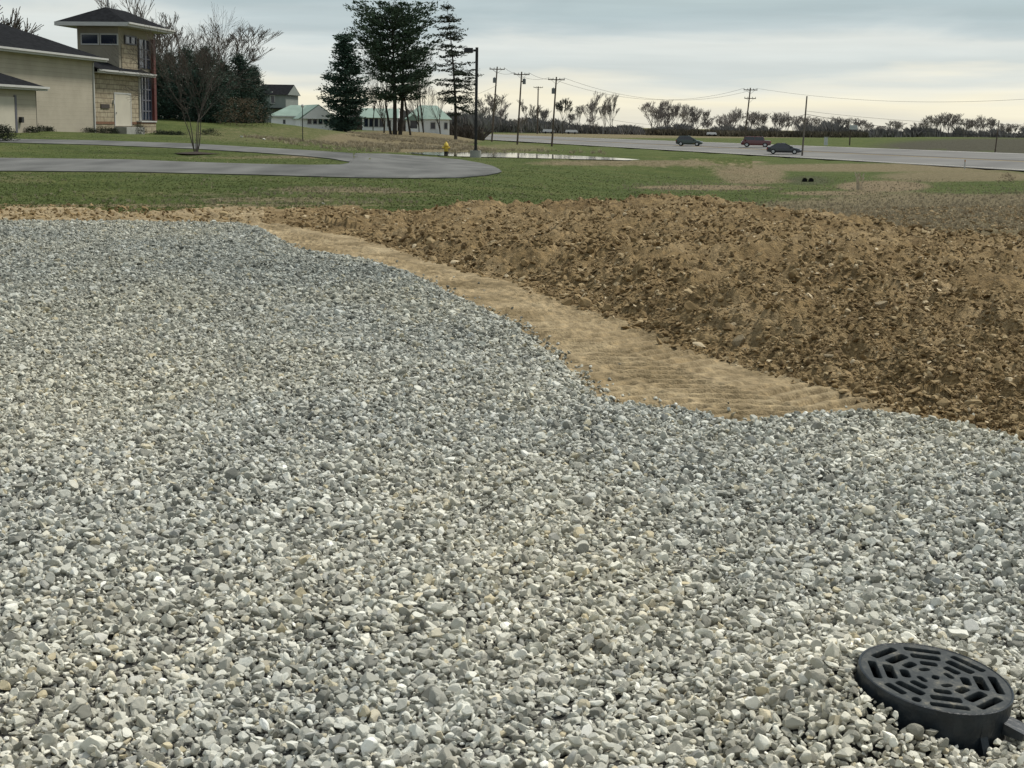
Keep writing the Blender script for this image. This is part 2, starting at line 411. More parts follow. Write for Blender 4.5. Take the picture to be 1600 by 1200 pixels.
# ------------------------------------------------------------------ object helpers
def tag(o, label=None, cat=None, group=None, kind=None):
    if label: o['label'] = label
    if cat: o['category'] = cat
    if group: o['group'] = group
    if kind: o['kind'] = kind
    return o
def thing(name, label, cat, loc=(0, 0, 0), rz=0, group=None):
    o = bpy.data.objects.new(name, None); C.objects.link(o); o.location = loc; o.rotation_euler = (0, 0, rz)
    o.empty_display_size = .3
    return tag(o, label, cat, group)
def np_mesh(name, V, Fq, m, parent=None, smooth=False):
    me = bpy.data.meshes.new(name); V = np.asarray(V, np.float32); Fq = np.asarray(Fq, np.int32); k = Fq.shape[1]
    me.vertices.add(len(V)); me.vertices.foreach_set('co', V.ravel())
    me.loops.add(Fq.size); me.loops.foreach_set('vertex_index', Fq.ravel())
    me.polygons.add(len(Fq)); me.polygons.foreach_set('loop_start', np.arange(0, Fq.size, k, dtype=np.int32))
    if smooth: me.polygons.foreach_set('use_smooth', np.ones(len(Fq), bool))
    me.update(); me.validate()
    if m: me.materials.append(m)
    o = bpy.data.objects.new(name, me); C.objects.link(o)
    if parent: o.parent = parent
    return o
class MB:
    def __init__(s): s.v = []; s.f = []
    def box(s, x0, x1, y0, y1, z0, z1): return s.prism([(x0, y0), (x1, y0), (x1, y1), (x0, y1)], z0, z1)
    def prism(s, poly, z0, z1, top=None):
        b = len(s.v); n = len(poly); top = top or poly
        z0s = z0 if isinstance(z0, (list, tuple)) else [z0] * n
        z1s = z1 if isinstance(z1, (list, tuple)) else [z1] * n
        s.v += [(p[0], p[1], z) for p, z in zip(poly, z0s)] + [(p[0], p[1], z) for p, z in zip(top, z1s)]
        s.f.append(tuple(range(b + n - 1, b - 1, -1))); s.f.append(tuple(range(b + n, b + 2 * n)))
        for i in range(n):
            j = (i + 1) % n; s.f.append((b + i, b + j, b + n + j, b + n + i))
        return s
    def hexa(s, pts):
        """8 points: bottom four then top four"""
        b = len(s.v); s.v += [tuple(p) for p in pts]
        for f in ((3, 2, 1, 0), (4, 5, 6, 7), (0, 1, 5, 4), (1, 2, 6, 5), (2, 3, 7, 6), (3, 0, 4, 7)): s.f.append(tuple(b + i for i in f))
        return s
    def poly(s, pts): b = len(s.v); s.v += [tuple(p) for p in pts]; s.f.append(tuple(range(b, b + len(pts)))); return s
    def tube(s, p0, p1, r0, r1, n=4, cap=False):
        a = Vector(p0); c_ = Vector(p1); d = c_ - a
        if d.length < 1e-6: return s
        d.normalize(); u = d.orthogonal().normalized(); w = d.cross(u); b = len(s.v)
        for q, r in ((a, r0), (c_, r1)):
            for i in range(n):
                an = 2 * math.pi * i / n; s.v.append(tuple(q + (u * math.cos(an) + w * math.sin(an)) * r))
        for i in range(n):
            j = (i + 1) % n; s.f.append((b + i, b + j, b + n + j, b + n + i))
        if cap: s.f.append(tuple(range(b + n - 1, b - 1, -1))); s.f.append(tuple(range(b + n, b + 2 * n)))
        return s
    def path(s, pts, rad, n=5):
        """one continuous tapered tube"""
        b = len(s.v); pts = [Vector(p) for p in pts]; u = None
        for k, p in enumerate(pts):
            d = (pts[min(k + 1, len(pts) - 1)] - pts[max(k - 1, 0)]).normalized()
            if u is None: u = d.orthogonal().normalized()
            else: u = (u - d * u.dot(d)).normalized()
            w = d.cross(u); r = rad[k] if isinstance(rad, (list, tuple)) else rad
            for i in range(n):
                an = 2 * math.pi * i / n; s.v.append(tuple(p + (u * math.cos(an) + w * math.sin(an)) * r))
        for k in range(len(pts) - 1):
            for i in range(n):
                j = (i + 1) % n; s.f.append((b + k * n + i, b + k * n + j, b + (k + 1) * n + j, b + (k + 1) * n + i))
        return s
    def lathe(s, prof, n=24, c=(0, 0)):
        b = len(s.v)
        for r, z in prof:
            for i in range(n):
                a = 2 * math.pi * i / n; s.v.append((c[0] + r * math.cos(a), c[1] + r * math.sin(a), z))
        for k in range(len(prof) - 1):
            for i in range(n):
                j = (i + 1) % n; s.f.append((b + k * n + i, b + k * n + j, b + (k + 1) * n + j, b + (k + 1) * n + i))
        return s
    def build(s, name, m, parent=None, off=None, smooth=False):
        me = bpy.data.meshes.new(name)
        v = s.v if off is None else [(a - off[0], b_ - off[1], c_ - off[2]) for a, b_, c_ in s.v]
        me.from_pydata(v, [], s.f); me.update()
        if smooth:
            me.polygons.foreach_set('use_smooth', np.ones(len(me.polygons), bool))
        me.materials.append(m)
        o = bpy.data.objects.new(name, me); C.objects.link(o)
        if parent: o.parent = parent
        return o
def copy_tree(o, parent=None, loc=None, rz=None, label=None, scale=None):
    c_ = o.copy(); C.objects.link(c_)
    if parent: c_.parent = parent
    for ch in list(o.children): copy_tree(ch, c_)
    if loc is not None: c_.location = loc
    if rz is not None: c_.rotation_euler = (0, 0, rz)
    if label: c_['label'] = label
    if scale: c_.scale = (scale,) * 3 if isinstance(scale, (int, float)) else scale
    return c_

# ------------------------------------------------------------------ ground sheets
vrows = np.concatenate([np.arange(1.2, 8, .5), np.arange(8, 170, 1.0), np.arange(170, 250, 1.2), np.arange(250, 450, .9), np.arange(450, 520, 1.5), np.arange(520, 1120, 10)])
Yr = EYE * F / vrows
Yr = np.concatenate([Yr, [3, 1.5, -2, -8, -14]])
pxc = np.concatenate([np.linspace(-9000, -1200, 18), np.arange(-1100, -80, 30), np.arange(-80, 1680, 1.6), np.arange(1690, 2700, 30), np.linspace(2800, 10600, 18)])
U = (pxc - 800) / F
YY, UU = np.meshgrid(Yr, U, indexing='ij')
XX = UU * (np.maximum(YY, 4) + 0)
ZZ = terrain(XX, YY)
nr, nc = XX.shape
V = np.stack([XX, YY, ZZ], -1).reshape(-1, 3)
idx = np.arange(nr * nc).reshape(nr, nc)
Q = np.stack([idx[1:, :-1], idx[1:, 1:], idx[:-1, 1:], idx[:-1, :-1]], -1).reshape(-1, 4)
cx = V[Q].mean(1); fx, fy = cx[:, 0], cx[:, 1]
faz = 800 + fx / np.maximum(fy, 2) * F
isg = inside(fx, fy, gpoly) & (fy < 40)
edge_n = fbm(fx * 1.3, fy * .7, 4, 77) * 3.0
issoil = (fy < np.interp(faz, SB_px, SB_Y) + edge_n * .8) & ~isg
ppx, ppy = proj(fx, fy, cx[:, 2])
mp_, mdd, _, _ = mound_parts(fx, fy)
ismound = issoil & (mdd > -.05) & (faz > 410)
def sub(name, mask, m):
    q = Q[mask]; used, inv = np.unique(q, return_inverse=True)
    o = np_mesh(name, V[used], inv.reshape(-1, 4), m, smooth=True); tag(o, kind='structure')
    return o, used
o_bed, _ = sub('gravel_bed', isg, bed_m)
o_mound, _ = sub('dirt_mound', ismound, soil)
o_track, _ = sub('dirt_track', issoil & ~ismound, track_m)
o_grass, ug = sub('ground', ~isg & ~issoil, gm)
# masks of what grows where
gx, gy, gz = V[ug].T
vpx, vpy = proj(gx, np.maximum(gy, 1), gz)
def blob(cx_, cy_, rx, ry, a=1.0, w=.35):
    r = np.sqrt(((vpx - cx_) / rx) ** 2 + ((vpy - cy_) / ry) ** 2)
    return a * (1 - ss((r - (1 - w)) / (2 * w)))
dry_ = np.full(len(gx), .22) + ss((gy - 500) / 200) * .3
bare_ = np.zeros(len(gx)); dark_ = np.zeros(len(gx))
for a in [(1010, 255, 190, 5, .8), (1400, 262, 320, 7, .75), (1170, 272, 60, 17, .8), (1500, 276, 140, 10, .7), (1600, 340, 440, 46, 1.0), (1330, 325, 160, 16, .8),
          (620, 218, 130, 14, .95), (420, 210, 160, 15, .42), (520, 296, 110, 5, .8), (30, 280, 60, 9, .4), (690, 232, 90, 7, .7), (420, 312, 130, 5, .55), (800, 232, 70, 8, .5),
          (400, 245, 150, 3, .7), (120, 300, 60, 6, .25), (300, 303, 120, 4, .45), (900, 222, 300, 3, .3), (1000, 212, 500, 4, .7), (900, 252, 60, 4, .5)]:
    dry_ = np.maximum(dry_, blob(*a))
for a in [(1100, 293, 110, 4, .85), (1190, 283, 60, 5, .55), (1380, 291, 75, 9, .9), (1300, 302, 90, 4, .7), (1170, 268, 45, 6, .5), (620, 300, 60, 2, .6), (200, 321, 500, 2.5, .6),
          (1150, 253, 50, 2, .7), (680, 305, 50, 2, .4), (1500, 330, 200, 8, .35), (640, 236, 60, 2.5, .6)]:
    bare_ = np.maximum(bare_, blob(*a))
for a in [(960, 281, 150, 19, .95), (1540, 294, 120, 10, .75), (300, 293, 330, 9, .3), (1130, 305, 140, 5, .6), (1250, 242, 500, 9, .35), (200, 242, 250, 5, .5), (900, 290, 100, 12, .8)]:
    dry_ = dry_ * (1 - blob(*a))
dark_ = np.maximum(blob(1560, 230, 190, 14, .9, .2), blob(1262, 282, 34, 7, .5)) * (gy > 60)
wv, odv, _ = road_coords(gx, np.maximum(gy, 30))
dark_ *= np.where((gy > 170) & (wv < 1), 0, 1)
for nm, arr in (('dry', dry_), ('bare', bare_), ('dark', dark_)):
    at = o_grass.data.attributes.new(nm, 'FLOAT', 'POINT'); at.data.foreach_set('value', arr.astype(np.float32))

# ------------------------------------------------------------------ driveway loop
asph = mat('driveway_asphalt', (.095, .097, .094), .95, .2, .55, .6, 30, col2=(.17, .172, .165), spec=.05, stretch=(1, .35, 1))
def strip(name, xs, top, bot, m, nw=8, lift=.05):
    pts = []; gx0 = []
    for x in xs:
        yt, yb = float(np.interp(x, *zip(*top))), float(np.interp(x, *zip(*bot)))
        a = G(x, yb, 35, 130); b_ = G(x, yt, 35, 130)
        for k in range(nw + 1):
            w = k / nw; gx0.append((a.x + (b_.x - a.x) * w, a.y + (b_.y - a.y) * w))
    gx0 = np.array(gx0); z = terrain(gx0[:, 0], gx0[:, 1]) + lift
    V_ = np.column_stack([gx0, z]); n = nw + 1
    I = np.arange(len(xs) * n).reshape(len(xs), n)
    q = np.stack([I[:-1, :-1], I[1:, :-1], I[1:, 1:], I[:-1, 1:]], -1).reshape(-1, 4)
    # skirt so that the edge is closed
    for row in (I[:, 0], I[:, -1]):
        b0 = len(V_); sk = V_[row].copy(); sk[:, 2] -= .12; V_ = np.vstack([V_, sk])
        e = np.arange(b0, b0 + len(row)); q = np.vstack([q, np.stack([row[:-1], row[1:], e[1:], e[:-1]], -1)])
    o = np_mesh(name, V_, q, m, smooth=True); tag(o, kind='structure'); return o
xs = list(range(-500, -60, 20)) + list(range(-60, 700, 5)) + list(range(700, 772, 3)) + list(range(772, 785, 1))
ltop = [(-500, 244), (0, 247.5), (200, 250), (300, 254), (400, 257), (480, 258.5), (531, 258), (548, 255), (552, 240), (600, 240.5), (640, 243), (680, 246), (720, 250), (750, 255), (770, 260), (780, 265), (784, 269)]
lbot = [(-500, 266), (0, 268), (200, 269.5), (400, 274), (550, 278.5), (650, 279.5), (720, 278.5), (760, 275), (778, 271.5), (784, 269.3)]
strip('driveway', xs, ltop, lbot, asph, 14, .03)
utop = [(-500, 216), (0, 217.5), (150, 220), (300, 225), (400, 231), (480, 235.5), (552, 240.1)]
ubot = [(-500, 222), (0, 223), (150, 227), (300, 233), (400, 239), (470, 244), (520, 249), (538, 252.5), (552, 254.5)]
strip('driveway_path', list(range(-500, -60, 20)) + list(range(-60, 551, 6)) + [552], utop, ubot, asph, 8, .034)

# ------------------------------------------------------------------ highway
conc = mat('highway_concrete', (.15, .148, .142), .9, .1, .12, .3, 20, col2=(.21, .207, .195), spec=.1)
def road_strip(name, t0, t1, w0, w1, m, lift, nt_=80, nw=6):
    V_ = []
    for t_ in np.linspace(t0, t1, nt_):
        for w_ in np.linspace(w0, w1, nw + 1):
            p = road_pt(t_, w_); V_.append((p[0], p[1], p[2] + lift))
    n = nw + 1; I = np.arange(nt_ * n).reshape(nt_, n)
    q = np.stack([I[:-1, :-1], I[:-1, 1:], I[1:, 1:], I[1:, :-1]], -1).reshape(-1, 4)
    o = np_mesh(name, np.array(V_), q, m); tag(o, kind='structure'); return o
road_strip('highway', -.55, 1.75, 0, 1, conc, .02, 120, 10)
paint = mat('road_paint', (.72, .70, .62), .7)
yel = mat('road_paint_yellow', (.55, .38, .06), .7)
mid_strip_m = mat('dark_mid_strip', (.09, .085, .08), .9)
road_strip('road_marking', -.55, 1.5, .035, .043, paint, .03, 60, 1)
road_strip('road_marking', -.55, 1.5, .955, .963, paint, .03, 60, 1)
road_strip('road_mid_strip', -.55, 1.5, .49, .545, mid_strip_m, .028, 60, 1)  # darker strip along the middle of the highway
road_strip('road_marking', -.55, 1.5, .47, .478, yel, .03, 60, 1)
# water
wm, t, b, ov = newmat('puddle_water', .06, .6)
b.inputs['Base Color'].default_value = (.06, .06, .05, 1)
bumpn(t, b, noise(t, ov, 2.0, 3), .08, .02)
wv_ = MB(); wv_.poly([(p[0], p[1], WATER_Z) for p in reversed([(q_[0] + (q_[0] - 3) * .0, q_[1]) for q_ in POND2])])
o = wv_.build('water', wm); tag(o, kind='structure')

# ------------------------------------------------------------------ scatter (geometry nodes)
def icos(sub_):
    import bmesh
    bm = bmesh.new(); bmesh.ops.create_icosphere(bm, subdivisions=sub_, radius=1)
    V_ = np.array([v.co[:] for v in bm.verts]); F_ = np.array([[v.index for v in f.verts] for f in bm.faces]); bm.free()
    return V_, F_
IC3 = icos(3)
IC2 = icos(2)
def stone_mesh(name, seed, m, cuts=12, flat=(1, .8, .62), rough=.04, ic=IC3, hr=(.38, .78)):
    rs = np.random.RandomState(seed); V_, F_ = ic; V_ = V_.copy()
    for k in range(cuts):
        n = rs.normal(size=3); n /= np.linalg.norm(n); h = rs.uniform(*hr)
        d = V_ @ n; V_ -= np.outer(np.maximum(d - h, 0) * .96, n)
    V_ *= 1 + rough * rs.normal(size=(len(V_), 1)) * .5
    V_ *= np.array(flat) * rs.uniform(.82, 1.18, 3)
    V_ /= np.abs(V_).max()
    me = bpy.data.meshes.new(name); me.from_pydata(V_.tolist(), [], F_.tolist()); me.update(); me.materials.append(m)
    return bpy.data.objects.new(name, me)
def scatter(name, pts, rot, scl, coll, seed=0, kind='stuff'):
    me = bpy.data.meshes.new(name); n = len(pts)
    me.vertices.add(n); me.vertices.foreach_set('co', np.asarray(pts, np.float32).ravel())
    a = me.attributes.new('rotv', 'FLOAT_VECTOR', 'POINT'); a.data.foreach_set('vector', np.asarray(rot, np.float32).ravel())
    a = me.attributes.new('sclv', 'FLOAT_VECTOR', 'POINT'); a.data.foreach_set('vector', np.asarray(scl, np.float32).ravel())
    a = me.attributes.new('pick', 'INT', 'POINT'); a.data.foreach_set('value', np.random.RandomState(seed).randint(0, 1000, n).astype(np.int32))
    me.update()
    o = bpy.data.objects.new(name, me); C.objects.link(o); tag(o, kind=kind)
    g = bpy.data.node_groups.new(name + '_scatter', 'GeometryNodeTree')
    g.interface.new_socket('Geometry', in_out='INPUT', socket_type='NodeSocketGeometry')
    g.interface.new_socket('Geometry', in_out='OUTPUT', socket_type='NodeSocketGeometry')
    gi = N(g, 'NodeGroupInput'); go = N(g, 'NodeGroupOutput')
    ci = N(g, 'GeometryNodeCollectionInfo'); ci.inputs['Collection'].default_value = coll
    ci.inputs['Separate Children'].default_value = True; ci.inputs['Reset Children'].default_value = True
    ip = N(g, 'GeometryNodeInstanceOnPoints'); ip.inputs['Pick Instance'].default_value = True
    def na(nm, dt):
        q = N(g, 'GeometryNodeInputNamedAttribute', data_type=dt); q.inputs[0].default_value = nm; return q.outputs[0]
    g.links.new(gi.outputs[0], ip.inputs['Points']); g.links.new(ci.outputs[0], ip.inputs['Instance'])
    g.links.new(na('pick', 'INT'), ip.inputs['Instance Index'])
    g.links.new(na('rotv', 'FLOAT_VECTOR'), ip.inputs['Rotation']); g.links.new(na('sclv', 'FLOAT_VECTOR'), ip.inputs['Scale'])
    g.links.new(ip.outputs[0], go.inputs[0])
    md = o.modifiers.new('scatter', 'NODES'); md.node_group = g
    return o
def coll_of(name, objs):
    c_ = bpy.data.collections.new(name)
    for o in objs: c_.objects.link(o)
    return c_
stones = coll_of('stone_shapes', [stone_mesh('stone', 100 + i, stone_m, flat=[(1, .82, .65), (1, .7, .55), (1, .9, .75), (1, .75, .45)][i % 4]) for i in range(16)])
clods = coll_of('clod_shapes', [stone_mesh('clod', 200 + i, clod_m, cuts=16, rough=.22, ic=IC2, flat=[(1, .8, .6), (1, .7, .22), (1, .6, .35)][i % 3], hr=(.38, .8)) for i in range(12)])

# drain cover placement needed before the gravel
GC = Vector(P(1461.5, 1059, 4.35)); 
wcam = (Vector((0, 0, EYE)) - GC).normalized()
e1 = Vector(M3[:, 0]); e1 = (e1 - wcam * e1.dot(wcam)).normalized(); e2 = wcam.cross(e1)
GN = (.40 * wcam + .917 * (math.sin(R(15)) * e1 + math.cos(R(15)) * e2)).normalized()
if GN.z < 0: GN = -GN
a_ax = math.cos(R(15)) * e1 - math.sin(R(15)) * e2
GA = (a_ax - GN * a_ax.dot(GN)).normalized(); GB = GN.cross(GA)
depth_ax = -((np.array(GC) - np.array([0, 0, EYE])) @ M3)[2]
GR = 119 * depth_ax / F
print('grate', GC, 'normal', GN, 'radius', GR)

DT_A = np.array([-3.1416, -2.6, -2.0, -1.57, -1.1, -.6, 0, .7, 1.4, 2.2, 3.1416])     # direction round the drain (0 = +x, -pi/2 = towards the camera)
DT_S = np.array([.035, .045, .075, .115, .17, .17, .10, .05, .035, .03, .035])
def heap(x, y, z):
    dx, dy = x - GC.x, y - GC.y; rr_ = np.hypot(dx, dy); a = np.arctan2(dy, dx); rc = np.maximum(rr_, 1e-3)
    # height of the cover's plane above the rim point in this direction
    ux, uy = dx / rc * GR, dy / rc * GR
    rim_z = GC.z - (GN.x * ux + GN.y * uy) / GN.z
    tgt = np.maximum(rim_z - np.interp(a, DT_A, DT_S), z)
    w = np.exp(-(np.maximum(rr_ - GR, 0) / .30) ** 2)
    return z * (1 - w) + tgt * w
rs = np.random.RandomState(3)
def gravel_layer(pitch, keep, zoff, zr, smin, smax, y0, y1):
    xs_, ys_ = np.meshgrid(np.arange(-12.5, 4.2, pitch), np.arange(y0, y1, pitch))
    x = xs_.ravel() + rs.uniform(-.5, .5, xs_.size) * pitch; y = ys_.ravel() + rs.uniform(-.5, .5, xs_.size) * pitch
    az = 800 + x / y * F
    k = (az > -140 - 900 / y) & (az < 1740 + 600 / y) & inside(x, y, gpoly) & (rs.rand(len(x)) < keep)
    x, y = x[k], y[k]
    z = terrain(x, y, True)
    z = heap(x, y, z); lump = fbm(x * 6, y * 6, 3, 91) * .022
    P_ = np.column_stack([x, y, z + zoff + rs.uniform(-zr, zr, len(x)) + lump])
    s = np.exp(rs.normal(math.log((smin + smax) / 2), .38, len(x))).clip(smin * .55, smax * 1.8)
    rel = P_ - np.array(GC); n_ = np.array(GN); h = rel @ n_; rad = np.linalg.norm(rel - np.outer(h, n_), axis=1)
    ok = (rad > GR + .008 + s * .5) | (h < -.9)
    return P_[ok], s[ok]
LAY = []
for (pitch, keep, zoff, zr, smin, smax) in ((.0198, 1, .004, .0075, .0095, .0168), (.026, .60, .019, .0075, .010, .018), (.085, .5, .030, .006, .0135, .0215)):
    LAY.append(gravel_layer(pitch, keep, zoff, zr, smin, smax, 3.5, 13.5))
    LAY.append(gravel_layer(pitch * 1.28, keep, zoff, zr, smin * 1.25, smax * 1.25, 13.5, 28.5))
# a few stones that have rolled onto the clay
gxp = [];
for k in range(2600):
    i = rs.randint(6, len(gedge) - 2); t_ = rs.rand(); ax_, ay_ = gedge[i]; bx_, by_ = gedge[i + 1]
    dx, dy = bx_ - ax_, by_ - ay_; l = math.hypot(dx, dy)
    off = abs(rs.normal(0, .10))
    if rs.rand() < .03: off += rs.rand() * .6
    x, y = ax_ + dx * t_ - dy / l * off, ay_ + dy * t_ + dx / l * off
    gxp.append((x, y))
gxp = np.array(gxp); o1 = ~inside(gxp[:, 0], gxp[:, 1], gpoly); gxp = gxp[o1]
Pd = np.column_stack([gxp, terrain(gxp[:, 0], gxp[:, 1]) + .010]); Sd = rs.uniform(.011, .020, len(Pd))
Pg = np.vstack([l_[0] for l_ in LAY] + [Pd]); Sg = np.concatenate([l_[1] for l_ in LAY] + [Sd])
print('stones', len(Pg))
rot = np.column_stack([rs.normal(0, .55, len(Pg)), rs.normal(0, .55, len(Pg)), rs.uniform(0, 6.28, len(Pg))])
flip = rs.rand(len(Pg)) < .5; rot[flip, 0] += math.pi
an = rs.uniform(.85, 1.2, (len(Pg), 3)) * Sg[:, None]
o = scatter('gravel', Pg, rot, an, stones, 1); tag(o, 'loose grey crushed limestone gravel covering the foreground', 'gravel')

# clods on the mound
def clod_layer(n, smin, smax, near_toe, seed, sink=.3):
    r_ = np.random.RandomState(seed)
    y = 1 / r_.uniform(1 / 34., 1 / 7.5, n * 4) if not near_toe else 1 / r_.uniform(1 / 30., 1 / 7.5, n * 6)
    px = r_.uniform(440, 1720, len(y)); x = (px - 800) / F * y
    m, dd, arc, d = mound_parts(x, y)
    if near_toe: k = (dd > -.15) & (r_.rand(len(y)) < np.exp(-np.maximum(dd, 0) / .45))
    else: k = (dd > .02) & ((fbm(x * 1.3, y * 1.3, 3, 71) + r_.rand(len(y)) * .6) > .12)
    k &= (y < np.interp(px, SB_px, SB_Y)) & ~inside(x, y, gpoly)
    x, y = x[k][:n], y[k][:n]
    s = np.exp(r_.normal(math.log(smin * 1.5), .5, len(x))).clip(smin, smax)
    s = s * np.clip(y / 14, .9, 1.35); z = terrain(x, y) + s * (.5 - sink)
    return np.column_stack([x, y, z]), s
L1 = clod_layer(52000, .010, .036, False, 5)
L2 = clod_layer(2200, .022, .05, False, 6)
L3 = clod_layer(7000, .012, .052, True, 7, .2)
L4 = clod_layer(36, .05, .09, True, 8, .25)
PC = np.vstack([L1[0], L2[0], L3[0], L4[0]]); SC = np.concatenate([L1[1], L2[1], L3[1], L4[1]])
r_ = np.random.RandomState(9)
# crumbs on the far left strip of spoil and along the track
n = 1800
yy = 1 / r_.uniform(1 / 32.5, 1 / 27.5, n); px = r_.uniform(-100, 600, n); xx = (px - 800) / F * yy
k = ~inside(xx, yy, gpoly); xx, yy = xx[k], yy[k]; s2 = np.exp(r_.normal(math.log(.03), .45, len(xx))).clip(.015, .09)
PC = np.vstack([PC, np.column_stack([xx, yy, terrain(xx, yy) + s2 * .1])]); SC = np.concatenate([SC, s2])
n = 9000
px = r_.uniform(1180, 1720, n); yy = 1 / r_.uniform(1 / 41., 1 / 24., n); xx = (px - 800) / F * yy
k = (r_.rand(n) < np.interp(px, [1180, 1400], [.25, 1])) & (yy > np.interp(px, SB_px, SB_Y) - 2); xx, yy = xx[k], yy[k]; s2 = np.exp(r_.normal(math.log(.032), .45, len(xx))).clip(.015, .08)
PC = np.vstack([PC, np.column_stack([xx, yy, terrain(xx, yy) + s2 * .1])]); SC = np.concatenate([SC, s2])
rot = np.column_stack([r_.normal(0, .4, len(PC)), r_.normal(0, .4, len(PC)), r_.uniform(0, 6.28, len(PC))])
an = r_.uniform(.75, 1.3, (len(PC), 3)) * SC[:, None]
o = scatter('soil_clods', PC, rot, an, clods, 2); tag(o, 'brown clods and flakes of broken soil all over the mound', 'soil clods')
print('clods', len(PC))

# grass tufts
def tuft(name, seed, m, n=14, h=1.0, spread=.5, w=.05):
    r0 = random.Random(seed); mb = MB()
    for i in range(n):
        a = r0.uniform(0, 6.28); d = r0.uniform(0, spread * .6); x, y = d * math.cos(a), d * math.sin(a)
        ln = r0.uniform(.2, 1) * spread; hh = h * r0.uniform(.5, 1); b2 = r0.uniform(0, 6.28); wx, wy = w * math.cos(b2), w * math.sin(b2)
        ex, ey = x + ln * math.cos(a), y + ln * math.sin(a); mxx, my = x + ln * .35 * math.cos(a), y + ln * .35 * math.sin(a)
        b_ = len(mb.v)
        mb.v += [(x - wx, y - wy, 0), (x + wx, y + wy, 0), (mxx + wx * .8, my + wy * .8, hh * .6), (mxx - wx * .8, my - wy * .8, hh * .6), (ex, ey, hh)]
        mb.f += [(b_, b_ + 1, b_ + 2, b_ + 3), (b_ + 3, b_ + 2, b_ + 4)]
    me = bpy.data.meshes.new(name); me.from_pydata(mb.v, [], mb.f); me.update(); me.materials.append(m)
    return bpy.data.objects.new(name, me)
gr_m = mat('grass_blade', (.115, .140, .042), .8, .2, 3, rand=.35)
dg_m = mat('dry_grass_blade', (.34, .29, .20), .85, .2, 3, rand=.4)
gtufts = coll_of('grass_shapes', [tuft('tuft', i, gr_m) for i in range(5)])
dtufts = coll_of('dry_shapes', [tuft('dry_tuft', 20 + i, dg_m, 12, 1.2, .55, .035) for i in range(5)])
def interp_mask(px, py, lst):
    v = np.zeros(len(px))
    for cx_, cy_, rx, ry, a in lst:
        r = np.sqrt(((px - cx_) / rx) ** 2 + ((py - cy_) / ry) ** 2); v = np.maximum(v, a * (1 - ss((r - .6) / .8)))
    return v
def lawn_pts(n, y0, y1, seed):
    r0 = np.random.RandomState(seed); y = 1 / r0.uniform(1 / y1, 1 / y0, n); px = r0.uniform(-60, 1660, n); x = (px - 800) / F * y
    k = y > np.interp(px, SB_px, SB_Y) + fbm(x * 1.3, y * .7, 4, 77) * 2.4
    x, y = x[k], y[k]; z = terrain(x, y); ax_, ay_ = proj(x, y, z)
    return x, y, z, ax_, ay_, r0
x, y, z, ax_, ay_, r0 = lawn_pts(130000, 29, 92, 15)
# keep off the driveway
def on_drive(ax_, ay_):
    lo = np.interp(ax_, *zip(*ltop)); hi = np.interp(ax_, *zip(*lbot)); a = (ay_ > lo - .8) & (ay_ < hi + .8) & (ax_ < 786)
    lo = np.interp(ax_, *zip(*utop)); hi = np.interp(ax_, *zip(*ubot)); b2 = (ay_ > lo - .8) & (ay_ < hi + .8) & (ax_ < 553)
    return a | b2
dm = interp_mask(ax_, ay_, [(1600, 340, 450, 42, 1.0), (1400, 265, 300, 12, .8), (520, 300, 120, 8, .6), (1100, 293, 130, 8, 1), (1380, 291, 90, 12, 1), (420, 316, 200, 5, .6)])
isd = r0.rand(len(x)) < dm + .04
k = ~on_drive(ax_, ay_)
kg = k & ~isd & (r0.rand(len(x)) < .30); kd = k & isd & (r0.rand(len(x)) < .26)
def sc_t(name, k, coll, smin, smax, label, cat, seed):
    n = k.sum(); rt = np.column_stack([r0.normal(0, .15, n), r0.normal(0, .15, n), r0.uniform(0, 6.28, n)])
    s = r0.uniform(smin, smax, n)[:, None] * np.array([[1.2, 1.2, .8]])
    o = scatter(name, np.column_stack([x[k], y[k], z[k]]), rt, s, coll, seed); tag(o, label, cat)
sc_t('grass', kg, gtufts, .02, .055, 'short green lawn grass between the soil and the road', 'grass', 4)
sc_t('dry_grass', kd, dtufts, .03, .10, 'dry tan grass stubble behind the mound on the right', 'dry grass', 5)
# tall dry weeds in front of the far houses and by the puddle
n = 9000
px = r0.uniform(540, 740, n); d_ = r0.uniform(108, 190, n); x = (px - 800) / F * d_; y = d_; k = (fbm(x * .22, y * .15, 3, 7) + r0.rand(n) * .5) > .33
x, y = x[k], y[k]
px2 = r0.uniform(380, 620, 700); y2 = r0.uniform(100, 125, 700); x = np.append(x, (px2 - 800) / F * y2); y = np.append(y, y2)
px2 = 745 + 200 * r0.rand(500) ** 2; y2 = r0.uniform(106, 140, 500); x = np.append(x, (px2 - 800) / F * y2); y = np.append(y, y2)
z = terrain(x, y); k = np.ones(len(x), bool)
sc_t('tall_weeds', k, dtufts, .08, .34, 'tall dry brown weeds in front of the white houses', 'weeds', 6)

